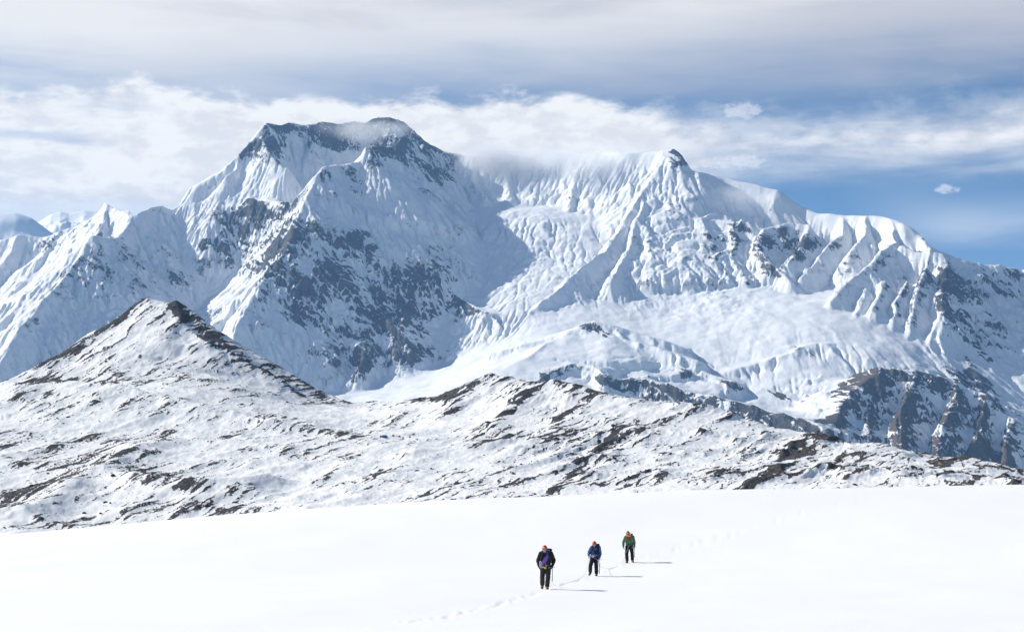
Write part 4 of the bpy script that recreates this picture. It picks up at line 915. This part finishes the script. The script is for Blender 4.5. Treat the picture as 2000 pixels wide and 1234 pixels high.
def climber(name_label, feet, rz, J, mats, scale=1.0, group='roped climbers walking over the snowfield'):
    e = empty('person', feet, rz); e.scale = (scale,) * 3
    tag(e, name_label, 'person', group)
    H = Vector(J['head']); neck = Vector(J['neck']); chest = Vector(J['chest']); pel = Vector(J['pelvis'])
    sh = [Vector(p) for p in J['shoulder']]; el = [Vector(p) for p in J['elbow']]; wr = [Vector(p) for p in J['wrist']]
    hp = [Vector(p) for p in J['hip']]; kn = [Vector(p) for p in J['knee']]; an = [Vector(p) for p in J['ankle']]
    look = Vector(J['look']).normalized(); side = look.cross(Vector((0, 0, 1))).normalized(); upv = side.cross(look).normalized()
    # body
    bm = bmesh.new()
    R = Matrix((side, -look, upv)).transposed().to_4x4()
    ell(bm, H, (0.076, 0.098, 0.115), R, 3)
    ell(bm, H + look * 0.030 - upv * 0.062, (0.054, 0.062, 0.050), R)
    cap(bm, H + look * 0.088 + upv * 0.012, H + look * 0.112 - upv * 0.022, 0.009, 0.016)
    cap(bm, H + look * 0.092 - upv * 0.055 - side * 0.018, H + look * 0.092 - upv * 0.055 + side * 0.018, 0.009, 0.009)
    cap(bm, H + look * 0.082 - upv * 0.092, H + look * 0.070 - upv * 0.088, 0.020, 0.022)
    for k in (-1, 1): ell(bm, H + side * 0.078 * k - look * 0.005, (0.010, 0.022, 0.032), R)
    cap(bm, neck, H - upv * 0.05, 0.060, 0.055)
    chain(bm, [neck, chest, pel], [0.070, 0.130, 0.125])
    for i in (0, 1):
        cap(bm, neck, sh[i], 0.055, 0.065); chain(bm, [sh[i], el[i], wr[i]], [0.060, 0.045, 0.032])
        chain(bm, [hp[i], kn[i], an[i]], [0.085, 0.058, 0.045]); cap(bm, pel, hp[i], 0.11, 0.088)
    fuse('body', bm, e, M_SKIN, 0.014)
    # trousers
    bm = bmesh.new()
    for i in (0, 1):
        cap(bm, pel + Vector((0, 0, 0.04)), hp[i], 0.145, 0.118)
        mid = (hp[i] + kn[i]) / 2; sh_m = (kn[i] * 0.45 + an[i] * 0.55)
        chain(bm, [hp[i], mid, kn[i], sh_m, an[i] + (kn[i] - an[i]).normalized() * 0.03], [0.122, 0.114, 0.098, 0.098, 0.094])
    fuse('trousers', bm, e, mats['trousers'], 0.015, 0.007, 5)
    # jacket
    bm = bmesh.new(); ax = (sh[1] - sh[0]).normalized(); low = pel + Vector((0, 0, J.get('hem', 0.02)))
    for k in (-1, 0, 1):
        chain(bm, [neck - Vector((0, 0, 0.06)) + ax * 0.07 * k, chest + ax * 0.085 * k, (chest * 0.4 + pel * 0.6) + ax * 0.075 * k, low + ax * 0.07 * k], [0.095, 0.138, 0.130, 0.125])
    for i in (0, 1):
        cap(bm, neck - Vector((0, 0, 0.03)), sh[i], 0.085, 0.096)
        up_m = (sh[i] + el[i]) / 2; fo_m = (el[i] + wr[i]) / 2
        chain(bm, [sh[i], up_m, el[i], fo_m, wr[i]], [0.096, 0.086, 0.076, 0.068, 0.052])
    cap(bm, neck + Vector((0, 0.02, -0.02)), neck + Vector((0, 0.01, 0.035)), 0.090, 0.080)
    fuse('jacket', bm, e, mats['jacket'], 0.015, 0.008, 8)
    for i in (0, 1):
        hand('glove', wr[i], wr[i] - el[i], e, mats['glove'][i], J['curl'][i], -1 if i == 0 else 1)
        boot(e, an[i], J['toe'][i], J['pitch'][i])
    # helmet: shell with a short brim, vents, chin strap
    bm = bmesh.new(); bmesh.ops.create_uvsphere(bm, u_segments=20, v_segments=12, radius=1.0)
    bmesh.ops.delete(bm, geom=[v for v in bm.verts if v.co.z < -0.12], context='VERTS')
    for v in bm.verts:
        x, y, z = v.co; k = 1.0 + (0.07 if z < 0.02 else 0.0)
        v.co = (x * 0.108 * k, y * 0.132 * k - (0.018 if (z < 0.02 and y < -0.5) else 0), z * 0.125)
    bmesh.ops.solidify(bm, geom=bm.faces[:], thickness=0.008)
    hM = Matrix.Translation(H + upv * 0.040 - look * 0.005) @ R
    bm.transform(hM); he = raw('helmet', bm, e, mats['helmet'])
    for k in (-1, 0, 1):
        bm = bmesh.new(); cap(bm, hM @ Vector((0.045 * k, -0.062, 0.100 - 0.012 * abs(k))), hM @ Vector((0.05 * k, -0.010, 0.121 - 0.016 * abs(k))), 0.008, 0.008); raw('vent', bm, he, M_SOLE)
    if mats.get('badge'):
        bm = bmesh.new(); ell(bm, hM @ Vector((0.0, -0.118, 0.052)), (0.024, 0.012, 0.026), R); raw('badge', bm, he, mats['badge'])
    for k in (-1, 1):
        tube('strap', [H + side * 0.086 * k + upv * 0.03, H + side * 0.076 * k - upv * 0.04 + look * 0.02, H - upv * 0.112 + look * 0.05], 0.006, M_SOLE, he, 6)
    # goggles
    bm = bmesh.new()
    for a in np.linspace(-1.05, 1.05, 9):
        p = H + look * (0.094 * math.cos(a) + 0.008) + side * 0.080 * math.sin(a) + upv * 0.012
        ell(bm, p, (0.018, 0.012, 0.030), R)
    g = fuse('goggles', bm, e, mats['goggles'], 0.008, smooth_it=2)
    ring = [H + look * 0.104 * math.cos(a) * (1 if math.cos(a) < 0.3 else 0.98) + side * 0.090 * math.sin(a) + upv * 0.014 for a in np.linspace(0.95, 2 * math.pi - 0.95, 18)]
    tube('strap', ring, 0.011, M_SOLE, g, 6)
    # scarf or hood collar
    if mats.get('scarf'):
        pts = [neck + Vector((math.cos(a) * 0.098, math.sin(a) * 0.098 - 0.025, 0.045 + 0.040 * math.sin(a) * (1 if math.sin(a) > 0 else 1.1))) for a in np.linspace(0, 2 * math.pi, 25)]
        tube('scarf' if mats.get('scarf_name') is None else mats['scarf_name'], pts, 0.034, mats['scarf'], e, 10, False)
    # climbing harness
    w = pel + Vector((0, 0, J.get('harness', 0.03)))
    rr = 0.205
    pts = [w + ax * math.cos(a) * rr + Vector((0, math.sin(a) * 0.150, 0)) for a in np.linspace(0, 2 * math.pi, 29)]
    hr = tube('harness', pts, 0.022, mats['harness'], e, 8, False)
    tube('belay_loop', smooth_path([w + Vector((-0.01, -0.165, 0.01)), w + Vector((-0.015, -0.185, -0.06)), w + Vector((0.0, -0.18, -0.12)), w + Vector((0.02, -0.185, -0.05)), w + Vector((0.015, -0.165, 0.01))], 4), 0.012, mats['loop'], hr, 6)
    return e, w, ax

def world_pt(e, p):
    return e.matrix_basis @ Vector(p)
def attach(e, label, cat, name, group=None):
    """a thing carried by a climber: its own root with the climber's placement"""
    o = empty(name, e.location, e.rotation_euler.z); o.scale = e.scale; tag(o, label, cat, group); return o

def backpack(e, neck, pel, mat, strap_mat, label, off=0.0, size=(0.16, 0.11, 0.27), lid_mat=None, lean=0.10):
    o = attach(e, label, 'backpack', 'backpack', 'backpacks worn by the climbers')
    neck = Vector(neck); pel = Vector(pel); c = neck * 0.55 + pel * 0.45 + Vector((off, 0.235 + lean, 0.04))
    bm = bmesh.new()
    for sx in (-1, 1):
        for sz in (-1, 0, 1): ell(bm, c + Vector((sx * size[0] * 0.35, 0, sz * size[2] * 0.55)), (size[0] * 0.75, size[1], size[2] * 0.5))
    fuse('pack_body', bm, o, mat, 0.018, 0.008, 3)
    bm = bmesh.new()
    for sx in (-1, 0, 1): ell(bm, c + Vector((sx * size[0] * 0.5, -0.01, size[2] * 1.02)), (size[0] * 0.6, size[1] * 1.05, 0.075))
    fuse('lid', bm, o, lid_mat or mat, 0.016, 0.006, 4)
    for sx in (-1, 1):
        x = 0.125 * sx
        pts = smooth_path([c + Vector((x * 0.7, -0.04, 0.22)), neck + Vector((x, 0.06, 0.050)), neck + Vector((x * 1.05, -0.085, 0.00)), neck * 0.7 + pel * 0.3 + Vector((x * 1.15, -0.175, 0.0)), neck * 0.5 + pel * 0.5 + Vector((x * 1.65, -0.06, -0.04)), c + Vector((x * 1.1, -0.03, -0.20))], 5)
        tube('shoulder_strap', pts, 0.030, strap_mat, o, 8)
    return o

def ice_axe(e, hand_p, tip, label, shaft_mat, head_dir=(1, 0, 0), r=0.014, low_mat=None):
    """shaft held at the head, spike towards the snow"""
    o = attach(e, label, 'ice axe', 'ice_axe', 'ice axes held by the climbers')
    a = Vector(hand_p); b = Vector(tip); d = (b - a).normalized(); h = Vector(head_dir); h = (h - d * h.dot(d)).normalized()
    tube('shaft', [a - d * 0.03, (a + b) / 2, b - d * 0.04], r, shaft_mat, o, 8)
    if low_mat: tube('grip', [a + (b - a) * 0.25, b - d * 0.05], r * 1.5, low_mat, o, 8)
    tube('spike', [b - d * 0.05, b], [r * 0.9, 0.003], M_STEEL, o, 6)
    hd = tube('pick', smooth_path([a - d * 0.03, a - d * 0.035 + h * 0.08, a - d * 0.012 + h * 0.17], 4), [0.013] * 8 + [0.004], M_STEEL, o, 6)
    bm = bmesh.new(); ell(bm, a - d * 0.03 - h * 0.07, (0.055, 0.03, 0.010), Matrix((h, d.cross(h), d)).transposed().to_4x4()); raw('adze', bm, o, M_STEEL)
    return o

def carabiner(c, parent, mat, size=0.055, rot=0.0):
    c = Vector(c); pts = [c + Vector((math.cos(a) * size * 0.55 * math.cos(rot) - math.sin(a) * size * math.sin(rot), 0.0, math.cos(a) * size * 0.55 * math.sin(rot) + math.sin(a) * size * math.cos(rot))) for a in np.linspace(0, 2 * math.pi, 17)]
    return tube('carabiner', pts, 0.011, mat, parent, 6, False)

# --- first climber: black jacket, purple rope coil
M_RED = plain('orange_red_helmet_shell', (0.62, 0.075, 0.025), 0.3, 0.5, var=0.05)
M_PURPLE = plain('purple_sling', (0.17, 0.09, 0.42), 0.7, 0.2, 0.004, 40)
F1 = on_snow(1066, 1150)
J1 = dict(head=(-0.045, -0.22, 1.585), neck=(-0.01, -0.10, 1.46), chest=(0.0, -0.05, 1.27), pelvis=(0.0, 0.02, 0.93), look=(-0.18, -0.95, -0.24),
     shoulder=[(-0.20, -0.07, 1.41), (0.20, -0.05, 1.42)], elbow=[(-0.315, 0.03, 1.13), (0.335, 0.05, 1.14)], wrist=[(-0.27, -0.09, 0.90), (0.255, -0.10, 0.90)],
     hip=[(-0.10, 0.02, 0.90), (0.10, 0.02, 0.90)], knee=[(-0.135, 0.06, 0.49), (0.085, -0.10, 0.50)], ankle=[(-0.13, 0.36, 0.17), (0.050, -0.06, 0.11)],
     curl=[0.55, 0.62], toe=[(-0.15, -1), (0.1, -1)], pitch=[0.35, 0.0], hem=0.0, harness=0.02)
c1, w1, ax1 = climber('climber in black jacket with purple sling across the chest, nearest of the three', F1, 0.0, J1,
     dict(jacket=M_BLK, trousers=M_CHAR, glove=[M_DGLOVE, M_DGLOVE], helmet=M_RED, goggles=plain('blue_mirror_goggles', (0.03, 0.28, 0.40), 0.15, 0.6), badge=M_WHITE, scarf=plain('teal_scarf', (0.01, 0.10, 0.19), 0.8), harness=plain('purple_harness', (0.12, 0.06, 0.30), 0.7), loop=plain('yellow_webbing', (0.65, 0.55, 0.02), 0.6)), 1.02)
backpack(c1, J1['neck'], J1['pelvis'], M_BLK, M_BLK, 'black backpack on the climber in the black jacket', 0.09, (0.17, 0.12, 0.27))
sl = attach(c1, 'purple rope sling slung across the black jacket', 'sling', 'rope_sling')
for k in range(5):
    o_ = -0.045 + 0.0225 * k
    pts = smooth_path([(0.13 + o_ * 0.5, 0.02, 1.535), (0.115 + o_ * 0.6, -0.14, 1.46), (0.05 + o_, -0.215, 1.28 - o_ * 0.3), (-0.06 + o_ * 1.2, -0.215, 1.12 - o_ * 0.4), (-0.175 + o_ * 0.8, -0.17, 0.97 - o_ * 0.4)], 6)
    tube('rope_strand', pts, 0.021, M_PURPLE, sl, 8)
for k, (x, z, rt) in enumerate([(-0.215, 1.045, 0.2), (-0.185, 0.90, 0.9), (-0.225, 0.97, -0.3)]): carabiner((x, -0.235, z), sl, M_WHITE if k < 2 else M_STEEL, 0.058, rt)
yt = attach(c1, 'small yellow pouch at the hip of the black jacket climber', 'pouch', 'hip_pouch')
bm = bmesh.new(); cap(bm, (-0.075, -0.19, 0.875), (-0.01, -0.19, 0.835), 0.032, 0.028); fuse('pouch_body', bm, yt, plain('yellow_pouch', (0.70, 0.60, 0.02), 0.6), 0.01)
ice_axe(c1, (0.262, -0.135, 0.835), (0.258, -0.20, 0.30), 'ice axe hanging from the hand of the climber in black', plain('dark_grey_shaft', (0.10, 0.10, 0.11), 0.4), (-1, 0, 0))

# --- second climber: blue jacket
F2 = on_snow(1162, 1124)
J2 = dict(head=(-0.055, -0.20, 1.545), neck=(0.0, -0.09, 1.43), chest=(0.0, -0.06, 1.24), pelvis=(-0.02, 0.03, 0.90), look=(-0.25, -0.90, -0.36),
     shoulder=[(-0.19, -0.10, 1.37), (0.20, -0.04, 1.39)], elbow=[(-0.31, -0.03, 1.12), (0.28, 0.02, 1.09)], wrist=[(-0.335, -0.20, 0.97), (0.20, -0.12, 0.86)],
     hip=[(-0.11, 0.03, 0.87), (0.08, 0.03, 0.87)], knee=[(-0.235, -0.08, 0.50), (0.065, 0.00, 0.46)], ankle=[(-0.20, 0.24, 0.21), (0.075, -0.02, 0.11)],
     curl=[0.75, 0.62], toe=[(-0.75, -1), (-0.25, -1)], pitch=[0.55, 0.0], hem=0.03, harness=0.04)
M_BLUE = plain('blue_jacket_shell', (0.012, 0.075, 0.30), 0.42, 0.45, 0.004, 30, 0.25)
c2, w2, ax2 = climber('climber in blue jacket with black chest bag, middle of the three', F2, 0.10, J2,
     dict(jacket=M_BLUE, trousers=M_BLK, glove=[M_GLOVE, M_GLOVE], helmet=M_RED, goggles=plain('violet_mirror_goggles', (0.20, 0.22, 0.62), 0.15, 0.6), badge=M_SOLE, scarf=plain('navy_collar', (0.01, 0.012, 0.03), 0.8), scarf_name='collar', harness=M_BLK, loop=M_PURPLE), 0.98)
backpack(c2, J2['neck'], J2['pelvis'], plain('dark_blue_pack', (0.015, 0.03, 0.06), 0.7), M_BLK, 'dark backpack on the climber in the blue jacket', 0.14, (0.15, 0.12, 0.26))
cb = attach(c2, 'black chest bag on the front of the blue jacket', 'bag', 'chest_bag')
bm = bmesh.new()
for sx in (-1, 1):
    for sz in (-1, 1): ell(bm, (0.045 + sx * 0.05, -0.245, 1.13 + sz * 0.035), (0.07, 0.055, 0.06))
fuse('bag_body', bm, cb, M_BLK, 0.012)
for sx in (-1, 1): tube('strap', smooth_path([(0.045 + sx * 0.09, -0.20, 1.17), (0.06 + sx * 0.12, -0.19, 1.28), (0.03 + sx * 0.12, -0.09, 1.49)], 5), 0.016, M_BLK, cb, 6)
gear = attach(c2, 'white and orange carabiners at the waist of the blue jacket', 'carabiners', 'gear_rack')
for x, z, mt, rt in [(-0.12, 0.965, M_WHITE, 0.3), (-0.16, 0.975, M_WHITE, 1.2), (-0.06, 1.0, plain('orange_carabiner', (0.75, 0.28, 0.04), 0.4), -0.2), (-0.21, 0.98, M_PURPLE, 1.4)]: carabiner((x, -0.215, z), gear, mt, 0.052, rt)
ice_axe(c2, (0.215, -0.155, 0.79), (0.205, -0.16, 0.08), 'ice axe with orange shaft held by the climber in blue', M_WHITE, (-1, 0.1, 0), 0.013, plain('orange_shaft_grip', (0.62, 0.25, 0.05), 0.5))

# --- third climber: green jacket
F3 = on_snow(1229, 1098)
J3 = dict(head=(-0.075, -0.20, 1.58), neck=(-0.03, -0.08, 1.46), chest=(0.0, -0.04, 1.27), pelvis=(0.015, 0.03, 0.93), look=(-0.16, -0.92, -0.34),
     shoulder=[(-0.20, -0.06, 1.40), (0.20, -0.05, 1.41)], elbow=[(-0.315, 0.02, 1.12), (0.295, 0.03, 1.12)], wrist=[(-0.325, -0.06, 0.86), (0.285, -0.06, 0.87)],
     hip=[(-0.09, 0.03, 0.90), (0.11, 0.03, 0.90)], knee=[(-0.150, -0.12, 0.49), (0.165, 0.03, 0.49)], ankle=[(-0.125, -0.14, 0.11), (0.190, 0.18, 0.14)],
     curl=[0.6, 0.62], toe=[(-0.35, -1), (0.2, -1)], pitch=[0.0, 0.15], hem=0.05, harness=0.10)
M_GREEN = plain('green_jacket_shell', (0.006, 0.135, 0.070), 0.45, 0.4, 0.004, 30, 0.25)
M_REDP = plain('red_pack_fabric', (0.55, 0.035, 0.02), 0.6)
c3, w3, ax3 = climber('climber in green jacket with yellow hood lining, farthest of the three', F3, 0.0, J3,
     dict(jacket=M_GREEN, trousers=M_BLK, glove=[M_GLOVE, M_GLOVE], helmet=plain('red_helmet_shell', (0.42, 0.022, 0.022), 0.3, 0.5, var=0.05), goggles=plain('deep_blue_goggles', (0.01, 0.10, 0.30), 0.15, 0.6), badge=M_WHITE, scarf=plain('yellow_hood_lining', (0.62, 0.58, 0.03), 0.7), scarf_name='hood_lining', harness=M_BLK, loop=M_PURPLE), 1.02)
backpack(c3, J3['neck'], J3['pelvis'], M_REDP, M_REDP, 'red backpack on the climber in the green jacket', 0.10, (0.14, 0.11, 0.26))
ice_axe(c3, (0.292, -0.085, 0.80), (0.285, -0.12, 0.27), 'ice axe hanging from the hand of the climber in green', plain('grey_shaft', (0.16, 0.16, 0.17), 0.4), (-1, 0, 0))

# --- rope
def snow_pt(u, v, lift=0.012):
    p = on_snow(u, v); return p + Vector((0, 0, lift))
rp = [world_pt(c1, (0.10, 0.16, 0.93)), world_pt(c1, (0.16, 0.28, 0.45)), snow_pt(1084, 1143), snow_pt(1096, 1141), snow_pt(1112, 1137), snow_pt(1127, 1132)]
hnd2 = world_pt(c2, (-0.35, -0.24, 0.93))
b_ = rp[-1]
for t in (0.25, 0.5, 0.75): rp.append(b_.lerp(hnd2, t) - Vector((0, 0, 0.24 * math.sin(math.pi * t))) + Vector((0.10 * math.sin(math.pi * t), 0, 0)))
rp += [hnd2, world_pt(c2, (-0.12, -0.20, 0.93))]
ro = tube('climbing_rope', smooth_path(rp, 10), 0.0065, M_ROPE, None, 6)
tag(ro, 'pale rope running from the climber in black to the climber in blue', 'rope', 'climbing rope between the climbers')
rp = [world_pt(c2, (0.14, 0.17, 0.90)), world_pt(c2, (0.22, 0.26, 0.50)), snow_pt(1184, 1113, 0.10), snow_pt(1192, 1110), snow_pt(1204, 1107), snow_pt(1213, 1103), world_pt(c3, (-0.26, -0.18, 0.30)), world_pt(c3, (-0.16, -0.22, 0.60)), world_pt(c3, (-0.03, -0.20, 0.95))]
ro = tube('climbing_rope', smooth_path(rp, 10), 0.0065, M_ROPE, None, 6)
tag(ro, 'pale rope running from the climber in blue to the climber in green', 'rope', 'climbing rope between the climbers')

# ------------------------------------------------------------------ the air
def build_haze():
    m = bpy.data.materials.new('haze_air'); m.use_nodes = True; T = NT(m.node_tree)
    pv = T.n('ShaderNodeVolumePrincipled'); pv.inputs['Color'].default_value = (0.30, 0.58, 1.0, 1)
    pv.inputs['Density'].default_value = 1.6e-5; pv.inputs['Anisotropy'].default_value = 0.1
    out = T.n('ShaderNodeOutputMaterial'); T.t.links.new(pv.outputs[0], out.inputs['Volume'])
    me = bpy.data.meshes.new('haze'); bm = bmesh.new(); bmesh.ops.create_cube(bm, size=1.0)
    x0, x1, y0, y1, z0, z1 = -16000, 16000, -3000, 31000, -1400, 3500
    for v in bm.verts: v.co = (x0 if v.co.x < 0 else x1, y0 if v.co.y < 0 else y1, z0 if v.co.z < 0 else z1)
    bm.to_mesh(me); bm.free(); me.materials.append(m)
    o = bpy.data.objects.new('haze', me); COL.objects.link(o)
    o['kind'] = 'stuff'; o['label'] = 'thin pale blue mountain haze'; o['category'] = 'haze'
build_haze()

# ------------------------------------------------------------------ cloud clinging to the summit ridge
def build_mist(u, v, Y, rx, ry, rz, dens, seed, label, tilt=0.0):
    m = bpy.data.materials.new('summit_cloud'); m.use_nodes = True; T = NT(m.node_tree)
    tc = T.n('ShaderNodeTexCoord'); ob = tc.outputs['Object']
    x, y, z = T.sep(ob)
    r = T.m('SQRT', T.add(T.add(T.mul(x, x), T.mul(y, y)), T.mul(z, z)))
    sc = T.vmul(ob, (rx / 300.0, ry / 300.0, rz / 300.0))
    off = T.n('ShaderNodeVectorMath', operation='ADD'); T.put(off.inputs[0], sc); off.inputs[1].default_value = (seed * 7.3, seed * 1.9, seed * 3.1)
    n = T.noise(off.outputs[0], 0.9, 4, 0.6, 0.4)
    d = T.ss(T.add(T.sub(0.75, r), T.mul(T.sub(n, 0.5), 1.7)), 0.0, 0.65)
    d = T.mul(d, T.ss(r, 1.0, 0.75))
    pv = T.n('ShaderNodeVolumePrincipled'); pv.inputs['Color'].default_value = (1.0, 1.0, 1.0, 1)
    T.put(pv.inputs['Density'], T.mul(d, dens)); pv.inputs['Anisotropy'].default_value = 0.0
    out = T.n('ShaderNodeOutputMaterial'); T.t.links.new(pv.outputs[0], out.inputs['Volume'])
    me = bpy.data.meshes.new('summit_cloud'); bm = bmesh.new(); bmesh.ops.create_icosphere(bm, subdivisions=3, radius=1.0)
    bm.to_mesh(me); bm.free(); me.materials.append(m)
    o = bpy.data.objects.new('summit_cloud', me); COL.objects.link(o)
    o.location = at(u, v, Y); o.scale = (rx, ry, rz); o.rotation_euler = (0, math.radians(tilt), 0)
    o['kind'] = 'stuff'; o['label'] = label; o['category'] = 'cloud'
build_mist(700, 252, 14350, 520, 300, 170, 0.0050, 1, 'thin cloud drifting over the dark summit headwall')
build_mist(980, 318, 14700, 880, 520, 260, 0.0090, 2, 'white cloud veil over the saddle right of the summit', 2)
build_mist(1190, 318, 14150, 700, 400, 220, 0.0085, 3, 'white cloud veil on the long snow crest')
build_mist(1450, 385, 13500, 420, 260, 130, 0.0040, 4, 'grey cloud wisp lying on the right shoulder')
build_mist(785, 250, 14500, 330, 240, 130, 0.0045, 5, 'small cloud wisp on the highest summit dome')
